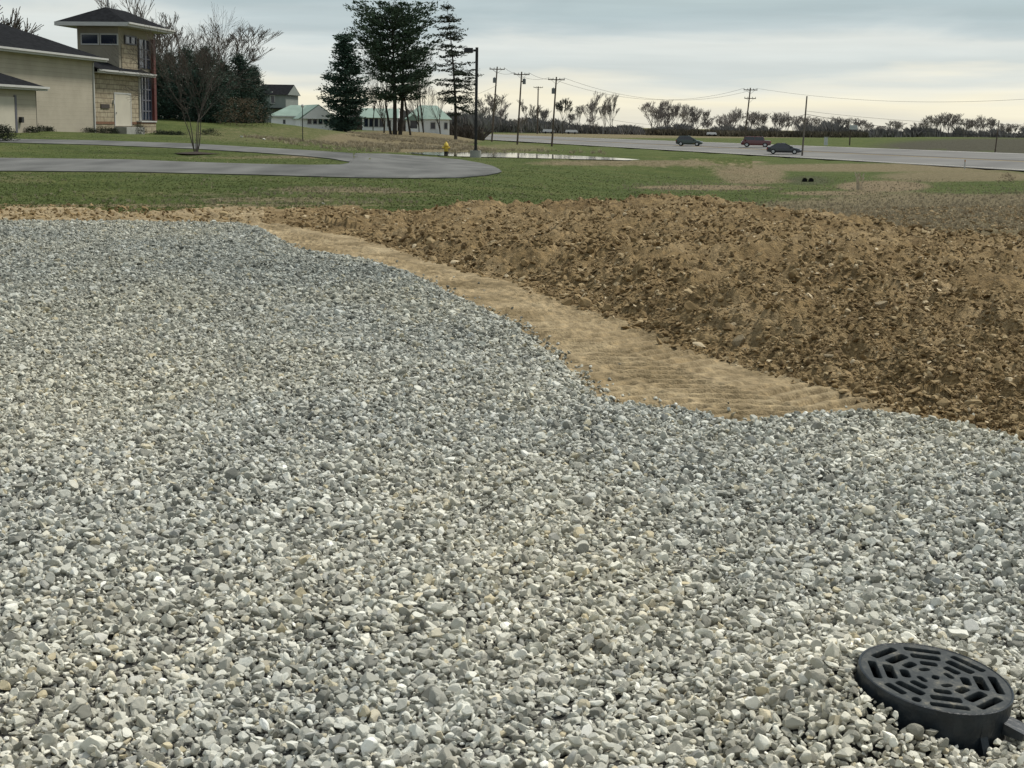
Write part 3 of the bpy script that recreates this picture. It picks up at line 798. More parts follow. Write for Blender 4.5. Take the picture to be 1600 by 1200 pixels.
# ================================================================== OBJECTS
# ------------------------------------------------------------------ drain cover
plastic = mat('drain_plastic', (.012, .018, .024), .38, .3, 14, .15, 60, spec=.4)
gratem, t, b, ov = newmat('worn_grate', .62, .2)
c = ramp_node(t, noise(t, ov, 17, 7, .75), [(.36, (.018, .023, .026)), (.50, (.034, .041, .043)), (.60, (.075, .077, .07)), (.70, (.20, .185, .14))])
t.links.new(c, b.inputs['Base Color']); bumpn(t, b, noise(t, ov, 60, 4), .3, .003)
gq = Matrix((GA, GB, GN)).transposed().to_4x4(); gq.translation = GC
drain = thing('drain_cover', 'round dark slotted drain cover tilted on its black plastic riser in the gravel', 'drain cover', GC)
drain.matrix_world = gq
def rslot(cx_, cy_, ang, L, W, rr=.35):
    pts = []; r_ = min(L, W) * rr
    for sx, sy, a0 in ((1, 1, 0), (-1, 1, 90), (-1, -1, 180), (1, -1, 270)):
        for k in range(4):
            a = R(a0 + k * 30); pts.append((sx * (L / 2 - r_) + r_ * math.cos(a), sy * (W / 2 - r_) + r_ * math.sin(a)))
    ca, sa = math.cos(ang), math.sin(ang)
    return [(cx_ + p[0] * ca - p[1] * sa, cy_ + p[0] * sa + p[1] * ca) for p in pts]
RR = GR * .965
cu = bpy.data.curves.new('grate', 'CURVE'); cu.dimensions = '2D'; cu.fill_mode = 'BOTH'
def spl(pts):
    s_ = cu.splines.new('POLY'); s_.points.add(len(pts) - 1); s_.use_cyclic_u = True
    for q, p in zip(s_.points, pts): q.co = (p[0], p[1], 0, 1)
spl([(RR * math.cos(2 * math.pi * k / 72), RR * math.sin(2 * math.pi * k / 72)) for k in range(72)])
def slot(r, adeg, L, W=.085, rr=.3, rotx=90):
    a = R(adeg); spl(rslot(r * GR * math.cos(a), r * GR * math.sin(a), a + R(rotx), L * GR, W * GR, rr))
for k in range(8):
    a = 17.7 + 45 * k
    ao = 236 if k == 5 else a
    slot(.80, ao, .52 if k != 5 else .33, .13); slot(.60, a, .42, .155, .3); slot(.40, a, .25, .14, .35)
slot(.84, 258.5, .135, .15, .45)
for a in (45, 135, 225, 315): slot(.225, a, .19, .105, .5)
slot(0, 0, .16, .115, .5)
cu.extrude = .010; cu.bevel_depth = .0025; cu.bevel_resolution = 1
cu.resolution_u = 2
co = bpy.data.objects.new('grate_tmp', cu)
dg = bpy.context.evaluated_depsgraph_get()
gme = bpy.data.meshes.new_from_object(co); bpy.data.objects.remove(co)
gme.name = 'grate'; gme.materials.clear(); gme.materials.append(gratem)
go = bpy.data.objects.new('grate', gme); C.objects.link(go); go.parent = drain; go.location = (0, 0, -.0105)
mb = MB()
mb.lathe([(GR * .972, -.03), (GR * .972, .002), (GR * .985, .004), (GR * 1.0, .002), (GR * 1.004, -.012), (GR * 1.0, -.03), (GR * 1.0, -.20), (GR * .93, -.205)], 72)
rim = mb.build('riser_wall', plastic, drain, smooth=False)
mb = MB(); mb.lathe([(GR * .955, -.022), (GR * .955, -.16), (.0, -.17)], 48); mb.build('inner_sump', plastic, drain)
lug = MB()
for (ra, rb, ta, tb, za_, zb_) in ((.995, 1.26, -.035, .035, -.085, -.050),):
    a = R(-14); ca, sa = math.cos(a), math.sin(a)
    qq = lambda r2, t2, z2: (GR * r2 * ca - t2 * sa, GR * r2 * sa + t2 * ca, z2)
    lug.hexa([qq(ra, ta, za_), qq(rb, ta, za_), qq(rb, tb, za_), qq(ra, tb, za_), qq(ra, ta, zb_), qq(rb, ta, zb_ - .01), qq(rb, tb, zb_ - .01), qq(ra, tb, zb_)])
lug.build('lug', plastic, drain)
for k, adeg in enumerate((-44, 12)):
    a = R(adeg); ca, sa = math.cos(a), math.sin(a); mb = MB()
    def q(rr_, tt_, z_): return (rr_ * ca - tt_ * sa, rr_ * sa + tt_ * ca, z_)
    r0_, r1_ = GR * .999, GR * 1.30
    mb.hexa([q(r0_, -.014, -.19), q(r1_, -.014, -.19), q(r1_, .014, -.19), q(r0_, .014, -.19), q(r0_, -.014, -.035), q(r1_ - .07, -.014, -.075), q(r1_ - .07, .014, -.075), q(r0_, .014, -.035)])
    mb.build('fin', plastic, drain)

# ------------------------------------------------------------------ single rocks lying on the soil
rock_m = mat('pale_rock', (.36, .29, .18), .9, .25, 6, .8, 30, rand=.15)
white_rock = mat('white_rock', (.62, .60, .54), .85, .2, 8, .6, 30)
def rock(px, py, wpx, asp, label, m, seed, sink=.25):
    g = G(px, py, 4, 120); d_ = math.hypot(g.y, g.x) ; w_ = wpx * g.y / F / 2
    o_ = stone_mesh('rock', seed, m, cuts=9, flat=(1, .8, asp), rough=.05)
    o_.name = 'rock'; C.objects.link(o_); o_.scale = (w_, w_, w_); o_.location = (g.x, g.y, g.z + w_ * asp * (1 - sink * 2)); o_.rotation_euler = (.1, .15, seed * .7)
    tag(o_, label, 'rock')
rock(1156, 540, 26, .8, 'blocky brown rock at the foot of the mound just above the clay track', rock_m, 301)
rock(1146, 508, 26, .4, 'pale flat rock on the mound slope directly above the blocky brown rock', rock_m, 302)
rock(733, 330, 13, .5, 'pale tan rock near the left end of the mound crest', rock_m, 303)
rock(505, 319, 6, .6, 'small white stone lying where the lawn meets the bare soil', white_rock, 304)
rock(1297, 558, 20, .4, 'long pale yellow flake of rock near the lower right of the mound', rock_m, 305)
rock(1378, 482, 26, .7, 'rounded brown lump in the row of clods on the right of the mound', rock_m, 306)
rock(1325, 374, 12, .35, 'small pale slab on the upper right of the mound', rock_m, 307)
rock(1500, 545, 30, .25, 'flat pale crust slab low on the right edge of the mound', rock_m, 308)

# ------------------------------------------------------------------ trees
bark = mat('bark_grey', (.085, .075, .062), .95, .3, 6, .6, 20)
bark_d = mat('bark_dark', (.045, .038, .030), .95, .3, 6, .6, 20)
twig_m = mat('twigs', (.075, .062, .050), .95, .3, 2)
twig_far = mat('twigs_far', (.25, .222, .20), .95, .3, .3, rand=.25)  # paler than the near twigs: distance haze put into the colour
def bare_tree(seed, H, n_main=1, *a_, **k_):
    return _bare_tree(seed, H, n_main, *a_, **k_)
def _bare_tree(seed, H, n_main=1, spread=.55, r0_=.12, levels=5, fork=.2, twig=.012, side=.5, sides=4, kids=(3, 5), up=.12, widen=1.0, ratio=(.48, .78), first=.42):
    rd = random.Random(seed); T = MB(); K = MB()
    def grow(p, d, L, r, lv):
        seg = 4 if lv < 2 else 3; pts = [p.copy()]; rads = [r]
        dirs = []
        for i in range(seg):
            d = (d + Vector((rd.gauss(0, .10), rd.gauss(0, .10), rd.gauss(0, .05) + up * .35))).normalized()
            p = p + d * (L / seg); pts.append(p.copy()); rads.append(max(r * (1 - .62 * (i + 1) / seg), twig)); dirs.append(d.copy())
        (T if lv == 0 else K).path(pts, rads, sides if lv < 2 else 3)
        if lv >= levels: return
        nk = rd.randint(*kids) + (1 if lv == 0 else 0)
        for k in range(nk):
            f = rd.uniform(.35 if lv else fork, 1.0); ii = min(int(f * seg), seg - 1); q_ = pts[ii].lerp(pts[ii + 1], f * seg - ii)
            dd_ = dirs[ii]; perp = dd_.orthogonal().normalized(); perp.rotate(Matrix.Rotation(rd.uniform(0, 6.28), 3, dd_))
            nd = (dd_ + perp * rd.uniform(side * .6, side * 1.4) * widen + Vector((0, 0, up))).normalized()
            grow(q_, nd, L * rd.uniform(*ratio), max(rads[ii] * .62, twig), lv + 1)
        grow(pts[-1], dirs[-1], L * .55, rads[-1], lv + 1)
    for m_ in range(n_main):
        a = rd.uniform(0, 6.28) if n_main == 1 else 2 * math.pi * (m_ + .5) / n_main
        lean = 0 if n_main == 1 else spread
        grow(Vector((.08 * math.cos(a) * (n_main > 1), .08 * math.sin(a) * (n_main > 1), -.1)), Vector((lean * math.cos(a), lean * math.sin(a), 1)).normalized(), H * first, r0_, 0)
    return T, K
def place_tree(name, label, px, py, dist, T, K, mt, mk, group=None, topy=None, rz=0, widthpx=None, cat='tree'):
    g = G(px, py) if dist is None else Vector((*P(px, py, dist)[:2], tz(*P(px, py, dist)[:2])))
    t_ = thing(name, label, cat, g, rz, group)
    if topy is not None:
        zt = P(px, topy, g.y)[2] - g.z; zs = [v[2] for v in K.v]; zm = max(zs); sc = zt / zm
        xs_ = [v[0] for v in K.v]; sx = sc
        if widthpx: sx = (widthpx / F * g.y) / (max(xs_) - min(xs_))
        for mbb in (T, K): mbb.v = [(v[0] * sx, v[1] * sx, v[2] * sc) for v in mbb.v]
    T.build('trunk', mt, t_); K.build('crown', mk, t_)
    return t_
T, K = bare_tree(14, 7.2, 5, .20, .062, 5, .80, .0075, .50, 4, (2, 2), .07, 1.3, ratio=(.66, .90), first=.40)
place_tree('bare_tree', 'leafless multi-stemmed ornamental tree on the lawn island between the two drives', 306, 240, 70, T, K, bark, twig_m, topy=2, widthpx=262)
g = G(306, 241)
mb = MB(); n = 28
mb.v.append((0, 0, .07)); 
for k in range(n):
    a = 6.283 * k / n; rr_ = 1.0 + .12 * math.sin(3 * a) + .06 * math.sin(7 * a); mb.v.append((rr_ * math.cos(a), rr_ * math.sin(a), -.02))
mb.f = [(0, 1 + k, 1 + (k + 1) % n) for k in range(n)]
o = mb.build('mulch_ring', mat('mulch', (.035, .025, .018), .95, .3, 8, .6, 20), None); o.location = g + Vector((0, 0, .05)); tag(o, 'dark mulch ring round the foot of the ornamental tree', 'mulch')
T, K = bare_tree(21, 12, 2, .22, .14, 5, .25, .012, .45, 4, (2, 3), .2, ratio=(.55, .8))
place_tree('bare_tree', 'tall leafless tree rising behind the tower of the stone building', 262, 192, 160, T, K, bark_d, twig_m, topy=-12, widthpx=200)
T, K = bare_tree(22, 12, 1, .2, .14, 5, .25, .012, .45, 4, (2, 3), .2, ratio=(.55, .8))
place_tree('bare_tree', 'leafless tree behind the dark evergreens, right of the tower', 335, 190, 165, T, K, bark_d, twig_m, topy=30, widthpx=150)
T, K = bare_tree(23, 12, 1, .2, .12, 4, .1, .03, .5, 4, (3, 5), .2)
place_tree('bare_tree', 'leafless tree showing a few twigs past the far left roof edge', -22, 190, 150, T, K, bark_d, twig_m, topy=-15, widthpx=110)

needle_d = mat('needles_dark', (.044, .080, .058), .9, .35, 1.2, rand=.12)
needle_p = mat('needles_pine', (.040, .066, .040), .9, .4, .8, rand=.1)
needle_s = mat('needles_sparse', (.030, .042, .026), .9, .35, .8)
def clump(mb, c_, size, n, rd, flat=.5, droop=0, dirv=None):
    for i in range(n):
        o_ = Vector((rd.gauss(0, .42), rd.gauss(0, .42), rd.gauss(0, .42 * flat))) * size
        p = c_ + o_
        d = Vector((rd.gauss(0, 1), rd.gauss(0, 1), rd.gauss(0, .5) - droop))
        if dirv is not None: d = d * .6 + dirv * 1.2
        d.normalize(); w = d.orthogonal().normalized(); w.rotate(Matrix.Rotation(rd.uniform(0, 3.14), 3, d))
        L = size * rd.uniform(.25, .62); wd = size * rd.uniform(.045, .11)
        b_ = len(mb.v)
        mb.v += [tuple(p - d * L * .5 - w * wd * .5), tuple(p - w * wd), tuple(p + d * L * .5), tuple(p + w * wd)]
        mb.f.append((b_, b_ + 1, b_ + 2, b_ + 3))
def conifer(seed, H, prof, z0=.05, whorls=30, per=7, rise=0.1, clsize=.55, cln=9, trunk_r=.2, droop=.3, gaps=.0, step=.45, lean=0, flat=.4):
    """prof(t) gives crown radius at relative height t"""
    rd = random.Random(seed); T = MB(); K = MB(); B = MB()
    npt = 8; tp = [Vector((lean * (i / npt) ** 2, .15 * math.sin(i), H * i / npt)) for i in range(npt + 1)]
    T.path(tp, [max(trunk_r * (1 - .93 * i / npt), .02) for i in range(npt + 1)], 7)
    for wh in range(whorls):
        t_ = z0 + (1 - z0) * (wh + rd.uniform(-.3, .3)) / whorls; t_ = min(max(t_, z0), .995)
        base = tp[0].lerp(tp[-1], t_)
        base = Vector((lean * t_ * t_, 0, H * t_))
        for k in range(per):
            if rd.random() < gaps: continue
            a = rd.uniform(0, 6.28); Rr = prof(t_) * rd.uniform(.6, 1.12)
            rs_ = (rise(t_) if callable(rise) else rise) + rd.gauss(0, .09)
            tip = base + Vector((Rr * math.cos(a), Rr * math.sin(a), Rr * rs_ + rd.gauss(0, .15)))
            mid = base.lerp(tip, .5) + Vector((0, 0, -Rr * .06))
            B.path([base, mid, tip], [.05 * max(Rr, 1) ** .5, .03, .015], 3)
            nn = max(2, int(Rr / step)); dv = (tip - base).normalized()
            for i in range(nn):
                f = (i + .8 + rd.uniform(-.3, .3)) / nn
                if f < .22 and Rr > 1.5: continue
                p = base.lerp(mid, f * 2) if f < .5 else mid.lerp(tip, f * 2 - 1)
                clump(K, p, clsize * (1.1 - .35 * f), cln, rd, flat, droop, dv)
    clump(K, Vector((lean, 0, H * .985)), clsize * .6, cln, rd, 1.5, -.6)
    return T, B, K
def place_conifer(name, label, px, py, dist, TBK, mk, group=None, mt=None):
    x_, y_, _ = P(px, py, dist); t_ = thing(name, label, 'tree', (x_, y_, tz(x_, y_) - .1), 0, group); mt = mt or bark_d
    TBK[0].build('trunk', mt, t_); TBK[1].build('branches', mt, t_); TBK[2].build('crown', mk, t_); return t_
def hgt(px, py_top, dist, basepx=None):
    x_, y_, zt = P(px, py_top, dist); return zt - tz(x_, y_)
# dark evergreen row behind the building
lab = ['dark evergreen touching the tower on the left of the evergreen row', 'second dark evergreen from the tower, set behind', 'dark pointed evergreen in the middle of the row', 'broad dark evergreen directly behind the ornamental tree',
       'dark evergreen right of the ornamental tree crown', 'dark evergreen near the right end of the row', 'low dark evergreen closing the right end of the row']
for i, (px, ty, wpx, d_) in enumerate([(248, 88, 52, 146), (268, 80, 54, 152), (294, 74, 60, 148), (322, 72, 66, 146), (350, 96, 56, 150), (374, 86, 58, 152), (396, 104, 40, 156)]):
    H = hgt(px, ty, d_); w_ = wpx / 2 / F * d_ * 1.15
    TBK = conifer(400 + i, H, lambda t_, w_=w_: w_ * 1.15 * (1.0 if t_ < .35 else max((1 - t_) / .65, 0) ** .75) + .1, .0, 26, 11, .25, .62, 13, .12, .1, 0, .38, flat=.9)
    place_conifer('evergreen_tree', lab[i], px, 190, d_, TBK, needle_d, 'dark evergreens behind the stone building')
# spruce, big pine, sparse spruce
d_ = 212; H = hgt(540, 50, d_)
def psp(t_): return (58 / F * d_) * min(1, 1.18 - 1.10 * t_) * (1 if t_ > .24 else .50) * (.9 + .12 * math.sin(t_ * 37))
place_conifer('spruce_tree', 'dense dark spruce just right of the white garage', 540, 206, d_, conifer(501, H, psp, .03, 26, 9, .22, 1.3, 22, .28, .1, 0, .75, flat=.32), needle_d)
d_ = 205; H = hgt(612, 9, d_)
def ppi(t_):
    u = 76 / F * d_
    return u * float(np.interp(t_, [.30, .38, .45, .52, .6, .68, .76, .84, .92, 1], [.55, 1.10, .95, .74, .92, .76, .96, .80, .46, .06]))
pine = place_conifer('pine_tree', 'tallest tree, a big pine with upswept plumes and forked trunks', 617, 208, d_, conifer(502, H, ppi, .28, 18, 8, lambda t_: -.02 + .75 * t_, 1.35, 24, .33, -.15, .0, .72, lean=-.6, flat=.26), needle_p)
mb = MB(); q_ = lambda dx, h: (dx / F * d_, .1 * dx / 10, h)
mb.path([q_(8, 0), q_(11, 4), q_(12, 9), q_(16, 13)], [.30, .24, .18, .08], 6); mb.build('trunk', bark_d, pine)
mb = MB(); mb.path([q_(24, 0), q_(16, 4.2), q_(8, 8.5), q_(2, 12)], [.16, .14, .11, .06], 6); mb.build('trunk', bark_d, pine)
mb = MB(); mb.path([q_(-6, 0), q_(-14, 4.0), q_(-12, 7.5)], [.2, .14, .06], 6); mb.build('trunk', bark_d, pine)
d_ = 200; H = hgt(700, 4, d_)
def pss(t_): return (34 / F * d_) * float(np.interp(t_, [.2, .27, .36, .5, .6, .7, .8, .9, 1], [.8, 1.35, .95, 1.1, .9, .75, .62, .5, .1])) * (.8 + .35 * abs(math.sin(t_ * 45)))
place_conifer('spruce_tree', 'thin ragged spruce with gaps in its crown, left of the lamp post', 712, 214, d_, conifer(503, H, pss, .20, 19, 6, lambda t_: -.12 + .2 * t_, 1.05, 20, .24, .3, .15, .65, lean=-1.4, flat=.28), needle_s)
# bare trees mixed with them
for i, (px, ty, wd_, d_, lb) in enumerate([(583, 62, 60, 232, 'leafless tree between the dense spruce and the big pine'), (662, 40, 60, 226, 'leafless tree behind the right side of the big pine'),
                                   (600, 120, 70, 214, 'low brown leafless tree in front of the big pine trunk'), (688, 130, 60, 235, 'leafless tree behind the green-roofed house'), (655, 110, 50, 230, 'slim leafless tree between pine and ragged spruce')]):
    T, K = bare_tree(60 + i, 12, 2, .25, .14, 4, .2, .016, .5, 4, (2, 3), .15, ratio=(.55, .8))
    place_tree('bare_tree', lb, px, 207, d_, T, K, bark_d, twig_m, topy=ty, widthpx=wd_, group='leafless trees among the conifers')
# ------------------------------------------------------------------ far tree line
far_v = []
for i in range(9):
    T, K = bare_tree(80 + i, 10, 1 if i % 3 else 2, .22, .17, 5, .10, .022, .42, 3, (2, 3), .22, ratio=(.55, .82))
    zm = max(v[2] for v in K.v); T.v = [(a / zm, b_ / zm, c_ / zm) for a, b_, c_ in T.v]; K.v = [(a / zm, b_ / zm, c_ / zm) for a, b_, c_ in K.v]
    wd_ = max(v[0] for v in K.v) - min(v[0] for v in K.v)
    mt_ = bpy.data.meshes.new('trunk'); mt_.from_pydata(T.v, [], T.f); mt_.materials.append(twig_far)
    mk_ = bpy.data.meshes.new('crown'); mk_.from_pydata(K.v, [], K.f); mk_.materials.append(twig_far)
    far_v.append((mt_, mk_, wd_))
GRP = [('far trees left of the crossarm poles', 'bare tree in the far clump just right of the lamp post', [(752, 158, 34), (768, 150, 36), (787, 163, 26), (745, 172, 26)]),
       ('far trees among the crossarm poles', 'bare tree seen among the three crossarm poles across the highway', [(828, 160, 34), (842, 172, 24), (852, 176, 26), (905, 168, 24), (918, 182, 20), (815, 184, 22), (893, 180, 22)]),
       ('tall thin far trees', 'tall thin bare tree standing alone above the low brush, right of the crossarm poles', [(929, 148, 30), (946, 152, 22), (957, 151, 22)]),
       ('far clump behind the grey car', 'bare tree in the dense clump behind the grey car', [(1018, 163, 32), (1032, 161, 30), (1045, 165, 28), (1058, 167, 24), (1070, 165, 28), (1083, 168, 30), (1094, 174, 22), (1040, 172, 30), (1076, 176, 30), (1024, 175, 24)]),
       ('far trees left of the tall power pole', 'bare tree in the low stretch between the grey car and the tall power pole', [(1108, 184, 24), (1122, 182, 26), (1136, 180, 24), (1146, 174, 24), (1156, 171, 26), (1132, 190, 30)]),
       ('far trees between the two power poles', 'bare tree between the tall power pole and the plain wooden pole', [(1172, 178, 26), (1184, 177, 28), (1194, 180, 24), (1208, 180, 22), (1216, 178, 22), (1229, 184, 24), (1240, 178, 28), (1250, 184, 20)]),
       ('far trees right of the plain pole', 'bare tree in the line right of the plain wooden pole', [(1264, 184, 26), (1276, 187, 24), (1289, 190, 24), (1300, 187, 22), (1314, 184, 24), (1326, 188, 24), (1340, 186, 28), (1354, 190, 26), (1372, 198, 30)]),
       ('pair of far trees over the bank', 'bare tree in the small group over the left shoulder of the dark bank', [(1397, 190, 22), (1406, 191, 20), (1388, 200, 16)]),
       ('far trees over the dark bank', 'bare tree in the line above the dark bank on the right', [(1433, 193, 20), (1446, 190, 22), (1456, 183, 26), (1470, 182, 24), (1482, 179, 28), (1494, 181, 26), (1508, 187, 26), (1520, 189, 24), (1532, 186, 26), (1542, 183, 26), (1554, 185, 26), (1570, 194, 26), (1584, 196, 26), (1598, 197, 30), (1625, 195, 40)])]
rd = random.Random(5)
for gname, lb, lst in GRP:
    for px, ty, wpx in lst:
        d_ = rd.uniform(420, 520); x_, y_, _ = P(px, 205, d_); zb = tz(x_, y_) - .3; hh = (P(px, ty, d_)[2] - zb) * 1.12
        mt_, mk_, wd_ = rd.choice(far_v); t_ = thing('distant_bare_tree', lb, 'tree', (x_, y_, zb), rd.uniform(-.5, .5), gname)
        s_ = (wpx * 1.25 / F * d_) / wd_
        for nm, me_ in (('trunk', mt_), ('crown', mk_)):
            q2 = bpy.data.objects.new(nm, me_); C.objects.link(q2); q2.parent = t_
        t_.scale = (s_, s_, hh)
# round dense tree among the poles (crown with ivy-dark twigs)
T, K = bare_tree(97, 11, 1, .2, .2, 5, .2, .03, .5, 3, (3, 4), .12)
place_tree('round_tree', 'round dense dark-crowned tree just right of the third crossarm pole', 879, 211, 400, T, K, bark_d, mat('twigs_green', (.07, .075, .06), .95, .3, .4), topy=152, widthpx=30)
# brushwood under the tree line: one mass nobody could count
rs = np.random.RandomState(12); mbV = []; mbF = []
def brush(n, px0, px1, d0, d1, hfun, w, seed):
    r1 = np.random.RandomState(seed); px = r1.uniform(px0, px1, n); d_ = r1.uniform(d0, d1, n); x_ = (px - 800) / F * d_; z_ = terrain(x_, d_)
    hh = hfun(px, r1) * r1.uniform(.35, 1, n) ** .7; an_ = r1.uniform(0, 6.28, n); lean_ = r1.normal(0, .35, (n, 2)) * hh[:, None]
    ww = w * r1.uniform(.5, 1.6, n); a = np.column_stack([x_ - np.cos(an_) * ww, d_ - np.sin(an_) * ww, z_]); b_ = np.column_stack([x_ + np.cos(an_) * ww, d_ + np.sin(an_) * ww, z_])
    m_ = np.column_stack([x_ + lean_[:, 0] * .4 + ww * 1.3, d_ + lean_[:, 1] * .4, z_ + hh * .6]); c_ = np.column_stack([x_ + lean_[:, 0], d_ + lean_[:, 1], z_ + hh])
    V_ = np.stack([a, b_, m_, c_], 1).reshape(-1, 3); q2 = np.arange(n * 4).reshape(n, 4); return V_, q2
def hf(px, r1): return 3.9 + 1.6 * vn(px * .035, px * 0 + 3.3, 5) * 2 + 1.2 * vn(px * .11, px * 0 + 1.3, 6) * 2 + np.interp(px, [600, 740, 800, 1000, 1340, 1400, 1700], [2, 1.5, .3, -.6, -.4, -1.2, -.6])
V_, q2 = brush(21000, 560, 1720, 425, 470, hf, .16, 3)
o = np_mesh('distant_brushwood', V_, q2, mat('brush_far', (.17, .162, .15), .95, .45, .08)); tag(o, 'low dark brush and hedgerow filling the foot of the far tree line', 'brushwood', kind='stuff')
V_, q2 = brush(9000, 1000, 1340, 400, 424, lambda px, r1: 1.9 + 0 * px, .14, 4)
o = np_mesh('distant_scrub', V_, q2, mat('scrub_far', (.12, .105, .075), .95, .35, .1)); tag(o, 'low brownish scrub between the highway and the far trees', 'scrub', kind='stuff')
V_, q2 = brush(3200, 430, 750, 250, 300, lambda px, r1: 2.6 + 1.8 * vn(px * .05, px * 0, 9), .09, 6)
o = np_mesh('hedgerow', V_, q2, mat('brush_mid', (.075, .062, .05), .95, .4, .2)); tag(o, 'leafless brown hedgerow behind the green-roofed houses', 'hedgerow', kind='stuff')

def shrub(name, label, px, py, dist, w_, h_, m_, seed, n=160, group=None, size=.22):
    x_, y_, _ = P(px, py, dist); rd2 = random.Random(seed); K = MB(); t_z = tz(x_, y_)
    for i in range(n):
        a = rd2.uniform(0, 6.28); u_ = rd2.random() ** .5; zz = rd2.random()
        rr_ = u_ * w_ * math.sqrt(max(1 - (zz * .9) ** 2, 0)) * (1 + .2 * math.sin(a * 3 + seed))
        clump(K, Vector((rr_ * math.cos(a), rr_ * math.sin(a), zz * h_)), size, 8, rd2, .8)
    o_ = K.build(name, m_); o_.location = (x_, y_, t_z); tag(o_, label, 'shrub', group); return o_

# ------------------------------------------------------------------ main building
UX = Vector((.12, .993, 0)).normalized(); NXv = Vector((-UX.y, UX.x, 0)); OB = Vector((-31.85, 113.0, 0))
siding, t, b, ov = newmat('beige_siding', .85, .2)
sp = N(t, 'ShaderNodeSeparateXYZ'); t.links.new(ov, sp.inputs[0])
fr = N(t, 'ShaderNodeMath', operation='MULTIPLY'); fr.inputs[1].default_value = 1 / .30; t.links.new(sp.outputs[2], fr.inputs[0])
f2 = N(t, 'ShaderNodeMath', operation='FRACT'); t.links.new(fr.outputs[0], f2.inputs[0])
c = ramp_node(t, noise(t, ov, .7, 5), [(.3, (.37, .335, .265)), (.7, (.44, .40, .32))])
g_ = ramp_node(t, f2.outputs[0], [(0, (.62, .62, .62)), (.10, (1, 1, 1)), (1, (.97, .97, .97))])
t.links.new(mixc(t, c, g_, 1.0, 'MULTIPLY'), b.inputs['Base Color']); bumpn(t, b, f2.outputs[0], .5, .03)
stonew, t, b, ov = newmat('stone_facing', .9, .2)
sx_ = N(t, 'ShaderNodeSeparateXYZ'); t.links.new(ov, sx_.inputs[0]); mpn = N(t, 'ShaderNodeCombineXYZ'); t.links.new(sx_.outputs[1], mpn.inputs[0]); t.links.new(sx_.outputs[2], mpn.inputs[1])
br = N(t, 'ShaderNodeTexBrick'); t.links.new(mpn.outputs[0], br.inputs[0]); br.inputs['Scale'].default_value = 1.0
br.inputs['Brick Width'].default_value = 1.3; br.inputs['Row Height'].default_value = .36; br.inputs['Mortar Size'].default_value = .03
br.inputs['Color1'].default_value = (.30, .255, .18, 1); br.inputs['Color2'].default_value = (.35, .31, .225, 1); br.inputs['Mortar'].default_value = (.17, .14, .10, 1)
t.links.new(mixc(t, br.outputs[0], ramp_node(t, noise(t, ov, 3, 5), [(.3, (.75, .73, .7)), (.7, (1.2, 1.2, 1.2))]), 1.0, 'MULTIPLY'), b.inputs['Base Color'])
tower_w = mat('tower_siding', (.27, .245, .19), .85, .12, .8, .3, 6)
shingle = mat('dark_shingles', (.016, .017, .019), 1, .35, 3, .6, 12, spec=.03)
trim = mat('white_trim', (.46, .46, .44), .6, .06, 2)
winglass = mat('dark_window_glass', (.012, .018, .035), .12, .3, .5, spec=.6)
blueglass = mat('blue_window_glass', (.018, .03, .055), .12, .5, .6, spec=.6)
redm = mat('red_frame', (.10, .028, .024), .5, .15, 1)
doorm = mat('beige_door', (.47, .44, .36), .6, .05, 1)
brownb = mat('brown_brick_band', (.16, .085, .05), .9, .25, 6)
conc2 = mat('concrete_step', (.30, .30, .275), .85, .12, 2)
BZ = tz(-31.9, 113) - .25
bld = thing('stone_building', 'beige sided building with stone entry wing and hip-roofed tower on the left', 'building', (OB.x, OB.y, BZ))
def LB(s_, n_, z_): v = UX * s_ + NXv * n_; return (v.x, v.y, z_)      # local to the empty
def hitS(px, py, n_=0.0):
    """pixel to (s, z) on the vertical plane at offset n"""
    d = ray(px, py); dx, dy = d[0], d[1]
    # t*(dx,dy) = OB + s*UX + n*NX
    ax_, ay_ = OB.x + NXv.x * n_, OB.y + NXv.y * n_
    s_ = (dx * ay_ - dy * ax_) / (dy * UX.x - dx * UX.y); tt_ = (ay_ + s_ * UX.y) / dy
    return s_, EYE + d[2] * tt_ - BZ
def lbox(mb, s0, s1, n0, n1, z0, z1, top=None):
    mb.hexa([LB(s0, n0, z0), LB(s0, n1, z0), LB(s1, n1, z0), LB(s1, n0, z0)] + [LB(s0, n0, z1), LB(s0, n1, z1), LB(s1, n1, z1), LB(s1, n0, z1)]); return mb
def bpart(name, m, *boxes, parent=bld):
    mb = MB()
    for bx in boxes: lbox(mb, *bx)
    return mb.build(name, m, parent)
def hiproof(mb, s0, s1, n0, n1, z, ov_, rise, th=.12):
    s0 -= ov_; s1 += ov_; n0 -= ov_; n1 += ov_; w_ = min(s1 - s0, n1 - n0) / 2
    A = [LB(s0, n0, z), LB(s0, n1, z), LB(s1, n1, z), LB(s1, n0, z)]
    if (s1 - s0) > (n1 - n0): r1, r2 = LB(s0 + w_, (n0 + n1) / 2, z + rise), LB(s1 - w_, (n0 + n1) / 2, z + rise)
    else: r1, r2 = LB((s0 + s1) / 2, n0 + w_, z + rise), LB((s0 + s1) / 2, n1 - w_, z + rise)
    b_ = len(mb.v); mb.v += A + [r1, r2]
    if (s1 - s0) > (n1 - n0): F_ = [(0, 1, 4), (2, 3, 5), (3, 0, 4, 5), (1, 2, 5, 4)]
    else: F_ = [(3, 0, 4), (1, 2, 5), (0, 1, 5, 4), (2, 3, 4, 5)]
    mb.f += [tuple(b_ + i for i in f) for f in F_] + [(b_ + 3, b_ + 2, b_ + 1, b_)]
    return mb
